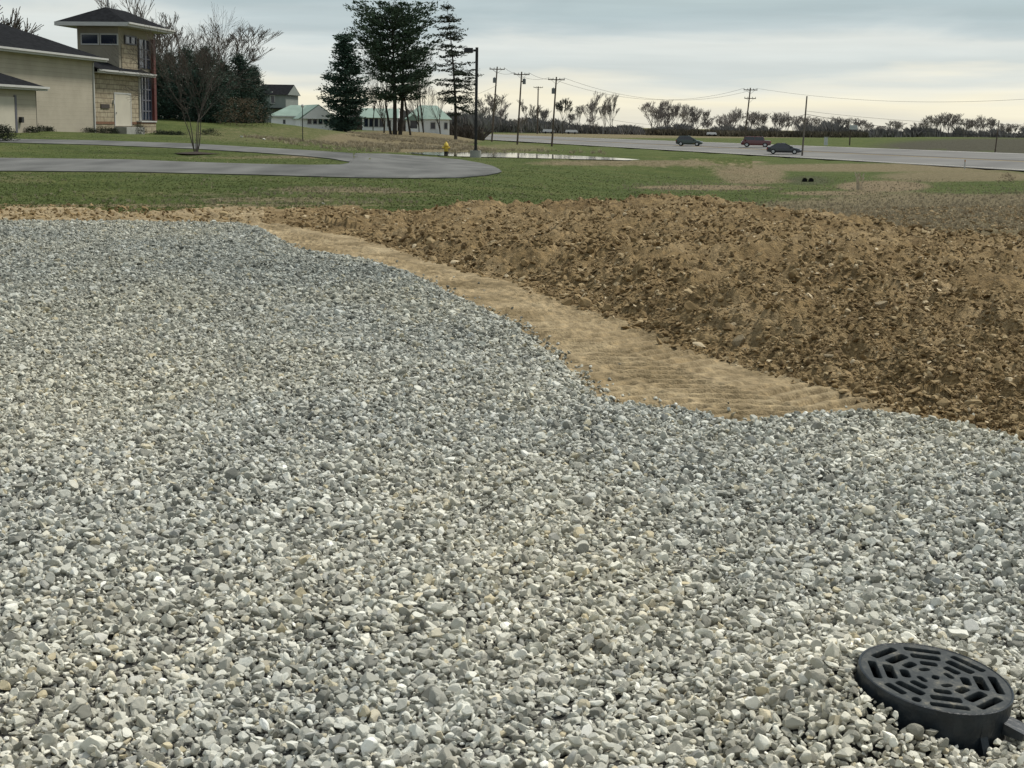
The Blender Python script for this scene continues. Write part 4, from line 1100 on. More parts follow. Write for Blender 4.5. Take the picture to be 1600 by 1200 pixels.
def fascia(s0, s1, n0, n1, z, ov_, h_=.26, gut=True, parent=bld):
    s0 -= ov_; s1 += ov_; n0 -= ov_; n1 += ov_; e = .05; mb = MB()
    lbox(mb, s0 - e, s1 + e, n0 - e, n0, z - h_, z); lbox(mb, s0 - e, s1 + e, n1, n1 + e, z - h_, z)
    lbox(mb, s0 - e, s0, n0, n1, z - h_, z); lbox(mb, s1, s1 + e, n0, n1, z - h_, z)
    mb.build('fascia', trim, parent)
    mb = MB(); lbox(mb, s0, s1, n0, n1, z - h_ + .04, z - h_ + .08); mb.build('soffit', trim, parent)
    if gut:
        mb = MB(); lbox(mb, s0 - e, s1 + e, n0 - e - .14, n0 - e - .004, z - .12, z + .015); mb.build('gutter', trim, parent)
_, z_eave = hitS(165, 92, -.6)
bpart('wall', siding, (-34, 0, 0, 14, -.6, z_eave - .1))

rf = hiproof(MB(), -34, 0, 0, 14, z_eave, .7, 3.05).build('roof', shingle, bld)
fascia(-34, 0, 0, 14, z_eave, .7)
bpart('downspout', trim, (-.32, -.18, -.10, -.003, .0, z_eave - .3))
# stone entry wing
_, z2 = hitS(160, 108, -.5); s_end = hitS(218, 160, .35)[0]
bpart('stone_wall', stonew, (.0, s_end, .35, 6.5, -.5, z2 - .1))
rf2 = MB(); lb0, lb1 = -.05, hitS(241, 115, -.25)[0]
rf2.hexa([LB(lb0, -.3, z2), LB(lb0, 5.5, z2), LB(lb1, 5.5, z2), LB(lb1, -.3, z2), LB(lb0, 2.8, z2 + 1.25), LB(lb0, 3.0, z2 + 1.25), LB(lb1 - 3.1, 3.0, z2 + 1.25), LB(lb1 - 3.1, 2.8, z2 + 1.25)])
rf2.build('wing_roof', shingle, bld)
bpart('fascia', trim, (lb0, lb1 + .04, -.36, -.302, z2 - .26, z2 - .005), (lb1, lb1 + .05, -.30, .30, z2 - .26, z2 - .005))
bpart('gutter', trim, (lb0, lb1, -.48, -.363, z2 - .13, z2))
bpart('soffit', trim, (lb0, lb1, -.30, .345, z2 - .25, z2 - .21))
bpart('downspout', trim, (s_end - .16, s_end - .03, .22, .345, .1, z2 - .27))
sa, za = hitS(180, 197, .35); sb_, zb = hitS(203, 148, .35)
dr = bpart('door', doorm, (sa, sb_, .31, .347, za, zb)); dr['label'] = 'beige flush door in the stone entry wing'
bpart('door_frame', trim, (sa - .12, sa - .003, .29, .347, za, zb + .12), (sb_ + .003, sb_ + .12, .29, .347, za, zb + .12), (sa, sb_, .29, .347, zb + .003, zb + .12), parent=dr)
bpart('handle', mat('steel', (.4, .4, .4), .3, .05, 1, metal=1), (sa + .12, sa + .2, .25, .305, za + .95, za + 1.1), parent=dr)
bpart('lamp', trim, (sa - .42, sa - .24, .2, .346, za + 1.7, za + 2.0))
s0_, z0_ = hitS(182, 208, -.9)
bpart('step', conc2, (sa - .3, sb_ + .3, -.7, .34, -.5, za - .06))
s0_, z0_ = hitS(157, 169, .35); s1_, z1_ = hitS(170, 163, .35)
bpart('vent', mat('dark_vent', (.05, .04, .035), .7), (s0_, s1_, .28, .347, z0_, z1_))
s0_, z0_ = hitS(153, 194, .35); _, z1_ = hitS(153, 190, .35)
bpart('brick_band', brownb, (.02, sa - .2, .31, .347, z0_, z1_)); bpart('brick_band', brownb, (sb_ + .2, s_end - .2, .31, .347, z0_, z1_))
# tower
st0 = hitS(185, 60, .5)[0]; st1 = hitS(240, 60, .5)[0]; _, zt_ = hitS(190, 40, .5); nt0, nt1 = .5, 3.9
bpart('tower_wall', tower_w, (st0, st1, nt0, nt1, -.5, zt_ + .1))
za_, zb_ = hitS(200, 106, .47)[1], hitS(200, 70, .47)[1]
sg1 = hitS(214, 80, .46)[0]
bpart('tower_stone', stonew, (st0 + .5, sg1, .44, .497, za_ - .4, zb_))
top = hitS(185, 36, -.6)[1]
ztop = zt_ + .15
tw = MB(); A_ = 1.25
hiproof(tw, st0, st1, nt0, nt1, ztop, A_, 1.35).build('tower_roof', shingle, bld); fascia(st0, st1, nt0, nt1, ztop, A_, .30)
mb = MB(); pv = Vector(LB((st0 + st1) / 2 - 1.6, (nt0 + nt1) / 2, 0)); mb.path([pv + Vector((0, 0, ztop + .9)), pv + Vector((0, 0, ztop + 3.6))], [.085, .06], 6); mb.build('finial', mat('grey_metal', (.16, .16, .16), .5), bld)
# tower front window pair: on the s = st0 face
def frontface_n(px):
    d = ray(px, 60); p0 = OB + UX * st0
    # t*d = p0 + n*NX
    return (d[0] * p0.y - d[1] * p0.x) / (d[1] * NXv.x - d[0] * NXv.y)
for pa, pb in ((128, 153), (158, 183)):
    na_, nb_ = frontface_n(pa), frontface_n(pb); d0 = P(155, 68, (OB + UX * st0).y); d1 = P(155, 54, (OB + UX * st0).y); zl, zh = d0[2] - BZ, d1[2] - BZ
    n0_, n1_ = min(na_, nb_), max(na_, nb_); n0_ = max(n0_, nt0 + .08); n1_ = min(n1_, nt1 - .05)
    w_ = bpart('window', winglass, (st0 - .03, st0 - .002, n0_, n1_, zl, zh))
    bpart('frame', trim, (st0 - .07, st0 - .002, n0_ - .1, n0_ - .002, zl - .1, zh + .1), (st0 - .07, st0 - .002, n1_ + .002, n1_ + .08, zl - .1, zh + .1),
          (st0 - .07, st0 - .002, n0_, n1_, zh + .002, zh + .1), (st0 - .07, st0 - .002, n0_, n1_, zl - .1, zl - .002), parent=w_)
def sidewin(px0, px1, py0, py1, m_, nn_=.5, fr_=redm, muls=0, rails=()):
    s0_, zlo = hitS(px0, py1, nn_); s1_, _ = hitS(px1, py1, nn_); mid = (px0 + px1) / 2; zlo = hitS(mid, py1, nn_)[1]; zhi = hitS(mid, py0, nn_)[1]
    w_ = bpart('window', m_, (s0_, s1_, nn_ - .08, nn_ - .06, zlo, zhi)); bx = []
    for k in range(muls + 2):
        sx_ = s0_ + (s1_ - s0_) * k / (muls + 1); bx.append((sx_ - .07, sx_ + .07, nn_ - .15, nn_ - .083, zlo - .05, zhi + .05))
    for r_2 in rails: zz = zlo + (zhi - zlo) * r_2; bx.append((s0_ + .07, s1_ - .07, nn_ - .14, nn_ - .084, zz - .05, zz + .05))
    bpart('frame', fr_, *bx, parent=w_); return w_
greym = mat('grey_mullion', (.10, .10, .12), .5)
sidewin(194, 211, 57, 69, winglass, fr_=greym, muls=1, rails=(0, 1))
sidewin(216, 233, 63, 107, blueglass, .5, greym, 1, (.33, .66))
sidewin(220, 235, 120, 187, blueglass, .5, greym, 2, (.2, .45, .7))
s0_, s1_ = hitS(236.8, 100, .3)[0], hitS(241, 100, .3)[0]
bpart('red_column', redm, (s0_, s1_ - .1, .12, .38, hitS(238, 191, .3)[1], hitS(238, 62, .3)[1]))
s0_, s1_ = hitS(218.5, 195, .1)[0], hitS(242, 195, .1)[0]; zz = hitS(230, 190, .1)[1]
bpart('stone_base', stonew, (s0_, s1_, .0, .49, -.6, zz - .18)); bpart('sill', trim, (s0_ - .05, s1_ + .05, -.08, .49, zz - .05, zz + .06)); bpart('brick_band', brownb, (s0_, s1_, -.02, .49, zz - .177, zz - .053))
# low wing at the far left
nw_ = -3.5; sc_, zc_ = hitS(56, 137, nw_)
bpart('low_wing_wall', siding, (sc_ - 13, sc_, nw_, .0 - .003, -.5, zc_ - .1))
hiproof(MB(), sc_ - 13, sc_, nw_, 2.0, zc_ + .05, .5, 1.25).build('low_wing_roof', shingle, bld)
fascia(sc_ - 13, sc_, nw_, 2.0, zc_ + .05, .5, .24)
s0_, z0_ = hitS(-14, 205, nw_); s1_, z1_ = hitS(21, 150, nw_)
gd_ = bpart('garage_door', doorm, (s0_, s1_, nw_ - .05, nw_ - .003, hitS(10, 205, nw_)[1], hitS(10, 151, nw_)[1])); gd_['label'] = 'pale garage door at the far left'
bpart('door_frame', greym, (s1_ + .003, s1_ + .28, nw_ - .07, nw_ - .003, 0.1, z1_ + .05), parent=gd_)
bpart('lamp', mat('black_lamp', (.02, .02, .02), .5), (s1_ + .6, s1_ + .9, nw_ - .2, nw_ - .002, 1.0, 1.35))
bpart('corner_board', mat('dark_corner', (.12, .11, .09), .8), (sc_ - .1, sc_ + .004, nw_ - .004, nw_ + .1, 0, zc_ - .2))
shm = mat('shrub_dark', (.022, .030, .016), .9, .4, 3)
for i, (px, w_, h_, lb) in enumerate([(50, .5, .3, 'low dark plant at the corner of the low left wing'), (62, .55, .35, 'dark plant just right of the low wing corner'), (76, .4, .25, 'small dark plant under the beige side wall'), (140, .5, .3, 'small dark plant near the white downspout'),
                                  (158, .6, .4, 'dark shrub at the left end of the stone wing'), (170, .6, .38, 'dark shrub under the vent of the stone wing'), (178, .4, .35, 'small dark shrub left of the concrete step'), (216, .75, .75, 'tallest shrub, green, right of the concrete step'),
                                  (250, .6, .3, 'low plant just right of the tower base'), (262, .6, .25, 'low plant between the tower and the ornamental tree'), (276, .6, .25, 'low plant left of the ornamental tree trunk'), (326, .7, .45, 'dark round shrub right of the ornamental tree trunk'), (2, .75, .75, 'dark round bush cut by the left edge of the photo')]):
    sp_ = OB + UX * (hitS(px, 200, nw_ - .4 if px < 60 else (-.6 if px < 210 else -.9))[0]) 
    d_ = {2: 76}.get(px, 108 if px > 240 else None)
    if d_ is None:
        nn_ = nw_ - .4 if px < 58 else -.7; s_ = hitS(px, 205, nn_)[0]; d_ = (OB + UX * s_ + NXv * nn_).y
    shrub('shrub', lb, px, 206, d_, w_, h_, shm, 700 + i, 110 if px != 2 else 300, 'shrubs along the stone building')
x_, y_, z_ = P(374, 185, 144); shrub('brown_shrub', 'reddish brown leafless thicket at the foot of the right evergreens', 378, 190, 143, 2.6, 2.6, mat('thicket', (.11, .085, .055), .95, .35, 2), 731, 420, size=.3)

# ------------------------------------------------------------------ far houses
whites = mat('white_siding', (.86, .87, .86), .7, .05, 1, .2, 10)
greenroof = mat('green_metal_roof', (.23, .315, .265), .7, .12, .6)
greyside = mat('grey_siding', (.22, .245, .225), .8, .08, 1)
def gable_house(name, label, px0, px1, pyb, py_eave, py_ridge, dist, depth, yaw, wallm, roofm, wins, axis='x', ov_=.4, hip=False, cat='house'):
    """front wall spans px0..px1 at distance dist, rotated by yaw about its left end"""
    a = Vector(P(px0, pyb, dist)); W_ = (px1 - px0) / F * dist / max(math.cos(yaw), .2); zb = P((px0 + px1) / 2, pyb, dist)[2]; ze = P((px0 + px1) / 2, py_eave, dist)[2] - zb; zr = P((px0 + px1) / 2, py_ridge, dist)[2] - zb
    h_ = thing(name, label, cat, (a.x, a.y, zb), yaw)
    MB().box(0, W_, 0, depth, -1.5, ze).build('wall', wallm, h_)
    mb = MB(); x0, x1, y0, y1 = -ov_, W_ + ov_, -ov_, depth + ov_; th = .14
    if axis == 'x':
        hx = min(depth / 2, W_ * .35) if hip else 0; ym = depth / 2
        mb.v += [(x0, y0, ze), (x1, y0, ze), (x1, y1, ze), (x0, y1, ze), (x0 + hx, ym, zr), (x1 - hx, ym, zr)]; mb.f += [(0, 1, 5, 4), (2, 3, 4, 5), (1, 2, 5), (3, 0, 4), (3, 2, 1, 0)]
    else:
        xm = W_ / 2; mb.v += [(x0, y0, ze), (x1, y0, ze), (x1, y1, ze), (x0, y1, ze), (xm, y0, zr), (xm, y1, zr)]; mb.f += [(1, 2, 5, 4), (3, 0, 4, 5), (0, 1, 4), (2, 3, 5), (3, 2, 1, 0)]
    mb.build('roof', roofm, h_)
    if not hip:       # gable infill in wall colour, just proud of the roof's end faces
        mb = MB()
        if axis == 'x':
            for xx_, e in ((x1, .012), (x0, -.012)): mb.hexa([(xx_, y0 + .35, ze + .02), (xx_ + e, y0 + .35, ze + .02), (xx_ + e, y1 - .35, ze + .02), (xx_, y1 - .35, ze + .02), (xx_, depth / 2 - .05, zr - .16), (xx_ + e, depth / 2 - .05, zr - .16), (xx_ + e, depth / 2 + .05, zr - .16), (xx_, depth / 2 + .05, zr - .16)])
        else:
            mb.hexa([(x0 + .35, y0 - .012, ze + .02), (x1 - .35, y0 - .012, ze + .02), (x1 - .35, y0, ze + .02), (x0 + .35, y0, ze + .02), (W_ / 2 - .05, y0 - .012, zr - .16), (W_ / 2 + .05, y0 - .012, zr - .16), (W_ / 2 + .05, y0, zr - .16), (W_ / 2 - .05, y0, zr - .16)])
        mb.build('gable', wallm, h_)
    for face, u0, u1, w0, w1 in wins:          # fractions along the wall, metres in height
        if face == 'f': bx = (W_ * u0, W_ * u1, -.03, -.003, w0, w1); fx_ = [(W_ * u0 - .09, W_ * u0 - .003, -.06, -.003, w0 - .09, w1 + .09), (W_ * u1 + .003, W_ * u1 + .09, -.06, -.003, w0 - .09, w1 + .09), (W_ * u0, W_ * u1, -.06, -.003, w1 + .003, w1 + .09), (W_ * u0, W_ * u1, -.06, -.003, w0 - .09, w0 - .003)]
        else: bx = (W_ + .003, W_ + .03, depth * u0, depth * u1, w0, w1); fx_ = [(W_ + .003, W_ + .06, depth * u0 - .09, depth * u0 - .003, w0 - .09, w1 + .09), (W_ + .003, W_ + .06, depth * u1 + .003, depth * u1 + .09, w0 - .09, w1 + .09), (W_ + .003, W_ + .06, depth * u0, depth * u1, w1 + .003, w1 + .09), (W_ + .003, W_ + .06, depth * u0, depth * u1, w0 - .09, w0 - .003)]
        w_ = MB().box(*bx).build('window', winglass, h_); fm = MB()
        for f_ in fx_: fm.box(*f_)
        fm.build('frame', trim, w_)
    return h_, W_, ze, zr
# white garage: long side recedes to the left, gable end faces right/front
h_, W_, ze, zr = gable_house('white_garage', 'long white garage with green roof and five dark windows in its gable end', 470, 522, 205, 186, 163, 216, 12.5, R(17), whites, greenroof,
    [('f', .20 + .155 * k, .20 + .155 * k + .10, 1.05, 1.75) for k in range(4)] + [('f', .82, .92, 1.05, 1.75)], axis='y')
a = Vector(P(424, 202, 222)); gw = thing('white_wing', 'white wing with green roof running left from the garage gable', 'building', (a.x, a.y, P(445, 203, 222)[2]), R(-8))
Lw = 49 / F * 222; ze = P(440, 181, 222)[2] - P(445, 203, 222)[2]; zr = P(440, 163.5, 222)[2] - P(445, 203, 222)[2]
MB().box(0, Lw, 0, 8, -1.5, ze).build('wall', whites, gw)
mb = MB(); mb.v += [(-.4, -.4, ze), (Lw, -.4, ze), (Lw, 8.4, ze), (-.4, 8.4, ze), (1.8, 4, zr), (Lw, 4, zr)]; mb.f += [(0, 1, 5, 4), (2, 3, 4, 5), (1, 2, 5), (3, 0, 4), (3, 2, 1, 0)]; mb.build('roof', greenroof, gw)
MB().box(-.4, Lw, -.47, -.403, ze - .16, ze + .02).build('fascia', trim, gw)
for u in (.42, .88): MB().box(Lw * u - .18, Lw * u + .18, -.04, -.003, .9, 1.5).build('window', winglass, gw)
# white house behind the trunks
h_, W_, ze, zr = gable_house('white_house', 'white house with green hip roof, partly hidden behind the big pine trunks', 636, 701, 209, 186, 164, 236, 9, R(4), whites, greenroof,
    [('f', .12, .24, .9, 2.0), ('f', .56, .66, .8, 1.75), ('f', .88, .95, .8, 1.75)], hip=True)
# small front gable on it
mb = MB(); x0, x1 = -.5, 2.6; mb.v += [(x0, -1.6, ze - .25), (x1, -1.6, ze - .25), (x1, 2, ze - .25), (x0, 2, ze - .25), ((x0 + x1) / 2, -1.6, ze + .75), ((x0 + x1) / 2, 3, ze + .75)]; mb.f += [(0, 1, 4), (1, 2, 5, 4), (3, 0, 4, 5), (3, 2, 1, 0)]; mb.build('porch_roof', greenroof, h_)
MB().box(-.2, 2.3, -1.3, -.003, -1, ze - .26).build('porch_wall', whites, h_); MB().box(.5, 1.6, -1.34, -1.303, .8, 2.0).build('window', winglass, h_)
h_, W_, ze, zr = gable_house('white_house', 'white sunroom house with green roof seen between the dense spruce and the pine', 566, 618, 206, 184, 169, 240, 7, R(3), whites, greenroof,
    [('f', .06 + .15 * k, .17 + .15 * k, .8, 2.1) for k in range(4)] + [('f', .74, .84, .9, 1.8)], hip=False)
# grey two-storey house
h_, W_, ze, zr = gable_house('grey_house', 'grey two-storey house with dark roof behind the white garage', 403, 447, 205, 148, 131, 270, 9, R(-6), greyside, shingle, [('f', .48, .60, 5.0, 6.3), ('f', .15, .27, 5.0, 6.3)], hip=False)
MB().prism([(-.6, -1.6), (W_ + .4, -1.6), (W_ + .4, -.003), (-.6, -.003)], 4.0, 4.15, None).build('porch_roof', shingle, h_)
MB().box(W_ * .53, W_ * .55, -.5, -.035, 6.9, 7.0).build('vent', trim, h_)

# ------------------------------------------------------------------ street lamp, hydrant, poles
blackm = mat('black_metal', (.015, .015, .016), .45, .1, 4)
g = G(743, 246); H = P(743, 74, g.y)[2] - g.z
lamp = thing('street_lamp', 'tall black shoebox street lamp on a concrete base by the end of the drive', 'street lamp', g)
MB().prism([(.34 * math.cos(R(a)), .34 * math.sin(R(a))) for a in range(0, 360, 20)], -.3, .42).build('concrete_base', conc2, lamp)
MB().box(-.16, .16, -.16, .16, .423, .46).build('base_plate', blackm, lamp)
MB().prism([(-.085, -.085), (.085, -.085), (.085, .085), (-.085, .085)], .463, H).build('pole', blackm, lamp)
MB().box(-.22, -.087, -.04, .04, H - .25, H - .12).build('arm', blackm, lamp)
lh = MB().prism([(-.80, -.2), (-.223, -.2), (-.223, .2), (-.80, .2)], H - .32, H - .04, [(-.76, -.17), (-.24, -.17), (-.24, .17), (-.76, .17)]).build('lamp_head', blackm, lamp)
MB().box(-.74, -.3, -.15, .15, H - .345, H - .322).build('lens', mat('lamp_lens', (.35, .35, .33), .3), lh)
# hydrant
yelm = mat('hydrant_yellow', (.62, .45, .06), .5, .12, 6); 
g = G(697, 243.0); hyd = thing('fire_hydrant', 'small yellow fire hydrant with black base beside the puddle', 'fire hydrant', g)
MB().lathe([(.0, -.05), (.20, -.05), (.20, .10), (.13, .12), (.13, .28)], 16).build('base', blackm, hyd)
MB().lathe([(.135, .281), (.125, .62), (.16, .63), (.16, .68), (.14, .70), (.12, .80), (.05, .87), (.0, .88)], 16).build('barrel', yelm, hyd, smooth=True)
MB().lathe([(.035, .88), (.035, .94), (0, .94)], 6).build('operating_nut', yelm, hyd)
for sx in (-1, 1): MB().tube((sx * .12, 0, .52), (sx * .25, 0, .52), .065, .065, 10, True).build('side_cap', yelm, hyd)
MB().tube((0, -.12, .48), (0, -.27, .48), .085, .085, 10, True).build('front_cap', yelm, hyd)
hyd.scale = (1.05, 1.05, 1.0)
# sandy yellow marker flag beside hydrant
woodp = mat('pole_wood', (.095, .075, .058), .95, .25, 3, .4, 10, rand=.15)
woodg = mat('pole_grey_wood', (.15, .13, .11), .95, .25, 3, .4, 10)
insm = mat('insulator', (.25, .25, .26), .4)
def utility_pole(label, px, py, topy, arms=((.35, 2.5),), lean=0, can=None, m_=woodp, rz=R(0), dist=None, r_=.15, name='utility_pole', group='utility poles along the highway'):
    g = G(px, py) if dist is None else Vector((*P(px, py, dist)[:2], tz(*P(px, py, dist)[:2])))
    H = P(px, topy, g.y)[2] - g.z; t_ = thing(name, label, 'utility pole', g, rz, group); lx = lambda h_: lean / F * g.y * h_ / H
    MB().path([(0, 0, -.3), (lx(H * .5), 0, H * .5), (lx(H), 0, H)], [r_, r_ * .85, r_ * .68], 8).build('shaft', m_, t_)
    for dz, L_ in arms:
        ar = MB().box(lx(H) - L_ / 2, lx(H) + L_ / 2, -.24, -.13, H - dz - .14, H - dz).build('crossarm', m_, t_)
        mb = MB()
        for u in (-.47, -.2, .2, .47): mb.prism([(lx(H) + L_ * u + .05 * math.cos(R(a)), -.185 + .05 * math.sin(R(a))) for a in range(0, 360, 60)], H - dz + .002, H - dz + .2)
        mb.build('insulators', insm, ar)
        mb = MB(); 
        for sx in (-1, 1): mb.tube((lx(H) + sx * L_ * .3, -.19, H - dz - .14), (lx(H), -.13, H - dz - .75), .025, .025, 4)
        mb.build('brace', m_, ar)
    if can:
        sx, dz = can; mb = MB(); mb.lathe([(0, 0), (.24, 0), (.26, .05), (.26, .75), (.24, .82), (.05, .86), (.05, .95), (0, .95)], 12); 
        c_ = mb.build('transformer', mat('transformer_grey', (.16, .17, .18), .5), t_); c_.location = (lx(H) + sx * .42, 0, H - dz)
        MB().box(lx(H) + min(sx * .05, sx * .2), lx(H) + max(sx * .05, sx * .2), -.05, .05, H - dz + .3, H - dz + .5).build('bracket', m_, c_).location = (-(lx(H) + sx * .42), 0, -(H - dz))
    top_ = lambda dz, u, L_=2.5: Vector((g.x, g.y, g.z)) + Vector((lx(H) + u * L_, -.185, H - dz + .2))
    return t_, top_
_, tA = utility_pole('leaning wooden crossarm pole nearest the street lamp', 768, 226, 104, lean=7, can=(-1, 2.6), dist=246)
_, tB = utility_pole('wooden crossarm pole with a transformer, second right of the street lamp', 808, 228, 112, lean=5, can=(1, 1.9), dist=236)
_, tC = utility_pole('dark wooden crossarm pole with a transformer on its left, in front of the highway', 862, 229, 120, lean=5, can=(-1, 2.5), dist=226)
_, tD = utility_pole('short far crossarm pole behind the highway, between two nearer ones', 839.5, 210, 135, arms=((.2, 2.4),), lean=0, dist=385, r_=.2)
_, tE = utility_pole('tall two-crossarm power pole across the highway behind the red pickup', 1163, 216, 137, arms=((.3, 2.4), (1.75, 2.0)), lean=6, dist=262)
_, tF = utility_pole('plain wooden pole without crossarm standing beside the dark sedan', 1253, 245, 150, arms=(), lean=3, m_=woodg, r_=.13)
_, tG_ = utility_pole('thin wooden pole in front of the dark bank at the right', 1554, 244, 188, arms=(), lean=3, dist=190, r_=.10)
wirem = mat('wire', (.035, .035, .04), .7)
def wire(a, b_, sag, label, r_=.022, n=24):
    pts = []
    for k in range(n + 1):
        f = k / n; p = a.lerp(b_, f); p.z -= sag * 4 * f * (1 - f); pts.append(p)
    mid = a.lerp(b_, .5); o_ = MB().path(pts, r_, 4).build('overhead_wire', wirem, None, off=mid); o_.location = mid; tag(o_, label, 'wire', 'overhead wires')
off0 = Vector(P(560, 60, 262))
for u, nm in ((-.47, 'left'), (.47, 'right')):
    wire(tA(.35, u), tB(.35, u), .6, f'power line between the first two crossarm poles, on their {nm} arm tips')
    wire(tB(.35, u), tC(.35, u), .6, f'power line between the second and third crossarm poles, on their {nm} arm tips')
    wire(tC(.35, u), tE(.3, u, 2.4), 2.6, f'long sagging power line from the third crossarm pole to the two-arm pole, {nm} arm tips')
pR1 = Vector(P(1690, 148, 215))
wire(tE(.3, .47, 2.4), pR1, 1.6, 'high thin power line running right from the two-arm pole', .022)
wire(tF(.2, 0) + Vector((0, 0, -2.3)), Vector(P(1800, 206, 186)), 1.5, 'thick lower cable running right from the plain wooden pole', .035)
wire(tF(.2, 0) + Vector((0, 0, -1.9)), Vector(P(1800, 189, 186)), 1.0, 'thin upper cable running right from the plain wooden pole', .02)
wire(tF(.2, 0) + Vector((0, 0, -2.3)), tE(4.2, 0), .9, 'lower cable from the plain wooden pole back to the two-arm pole', .03)
wire(tC(4.3, 0), tE(4.4, 0), 2.6, 'low cable across the highway from the third crossarm pole', .022)
wire(tA(3.2, 0), Vector(P(690, 160, 250)), .5, 'service cable from the first crossarm pole to the trees by the white house', .02)

# small roadside things
g = Vector((*P(1327, 234, 238)[:2], 0)); g.z = tz(g.x, g.y); post = thing('road_sign', 'small road sign on a dark post across the highway', 'sign', g)
MB().box(-.10, .10, -.06, .06, -.3, 3.0).build('post', woodp, post); MB().box(-.15, 1.1, -.10, -.063, 2.5, 3.2).build('panel', mat('sign_pale', (.45, .47, .47), .6), post)
g = Vector((*P(1290, 230, 250)[:2], 0)); g.z = tz(g.x, g.y); bx_ = thing('utility_box', 'pale utility cabinet standing across the highway, left of the road sign', 'utility box', g)
MB().prism([(-.28, -.2), (.28, -.2), (.28, .2), (-.28, .2)], -.2, 1.35).build('cabinet', mat('pale_paint', (.52, .53, .52), .6), bx_); MB().box(-.33, .33, -.25, .25, 1.353, 1.42).build('lid', trim, bx_)
g = G(1507, 264); dl = thing('delineator_post', 'short white delineator post on the near shoulder of the highway', 'post', g)
MB().box(-.06, .06, -.02, .02, -.1, .95).build('post', trim, dl); MB().box(-.05, .05, -.035, -.022, .75, .9).build('reflector', mat('reflector', (.5, .2, .05), .3), dl)
# culvert: two dark pipe ends
for px, lb in ((1257, 'left black pipe end sticking out of the swale'), (1267, 'right black pipe end sticking out of the swale')):
    g = G(px, 284); t_ = thing('culvert_pipe', lb, 'pipe', g, math.atan2(-g.x, g.y) * .9, 'black pipe ends in the swale')
    q5 = g.y / F * 4.6; MB().tube((0, -.1, .05), (0, .5, .0), q5, q5, 14).build('pipe', blackm, t_); MB().tube((0, -.09, .05), (0, .5, .0), q5 * .85, q5 * .85, 14, True).build('bore', mat('pipe_bore', (.004, .004, .004), .9), t_)
# stalks and a small bush in the field
stalk = mat('dry_stalk', (.48, .42, .32), .9, .2, 5); rd = random.Random(3)
g = G(1342, 296); mb = MB()
for k in range(16):
    a = rd.uniform(0, 6.28); l_ = rd.uniform(.3, .75); mb.path([(0.1 * math.cos(a), .1 * math.sin(a), 0), (.14 * math.cos(a) + rd.gauss(0, .05), .14 * math.sin(a), l_)], [.015, .006], 3)
    mb.tube((.14 * math.cos(a), .14 * math.sin(a), l_ * .8), (.2 * math.cos(a), .2 * math.sin(a), l_), .03, .02, 4)
o = mb.build('dry_stalks', stalk); o.location = g; tag(o, 'pale dry weed stalks standing alone in the field right of the pipes', 'weed')
shrub('field_bush', 'small reddish bush in the grass near the right edge', 1574, 284, None or 85, .45, .5, mat('bush_red', (.085, .055, .04), .9, .3, 4), 811, 50, size=.15)
# yard lamp on the slope
g = Vector((*P(473, 216, 112)[:2], 0)); g.z = tz(g.x, g.y); yl = thing('yard_lamp', 'thin dark lamp post with a pale globe in front of the white garage', 'lamp post', g)
H = P(473, 166, 112)[2] - g.z
MB().tube((0, 0, -.2), (0, 0, H - .1), .035, .028, 8).build('post', blackm, yl); MB().lathe([(0, H - .1), (.09, H - .08), (.12, H + .02), (.08, H + .12), (0, H + .16)], 10).build('globe', trim, yl)
# small rocks on the bank, white rock
for i, (px, py, w_, lb, m_) in enumerate([(412, 217, 5, 'small white rock on the slope right of the ornamental tree', white_rock), (378, 215, 4, 'little white stone nearer the ornamental tree on the slope', white_rock)]):
    g = Vector((*P(px, py, 98)[:2], 0)); g.z = tz(g.x, g.y); o_ = stone_mesh('rock', 330 + i, m_); o_.name = 'rock'; C.objects.link(o_); r1_ = w_ / F * 98 / 2 * 1.3; o_.scale = (r1_,) * 3; o_.location = g + Vector((0, 0, r1_ * .4)); tag(o_, lb, 'rock')

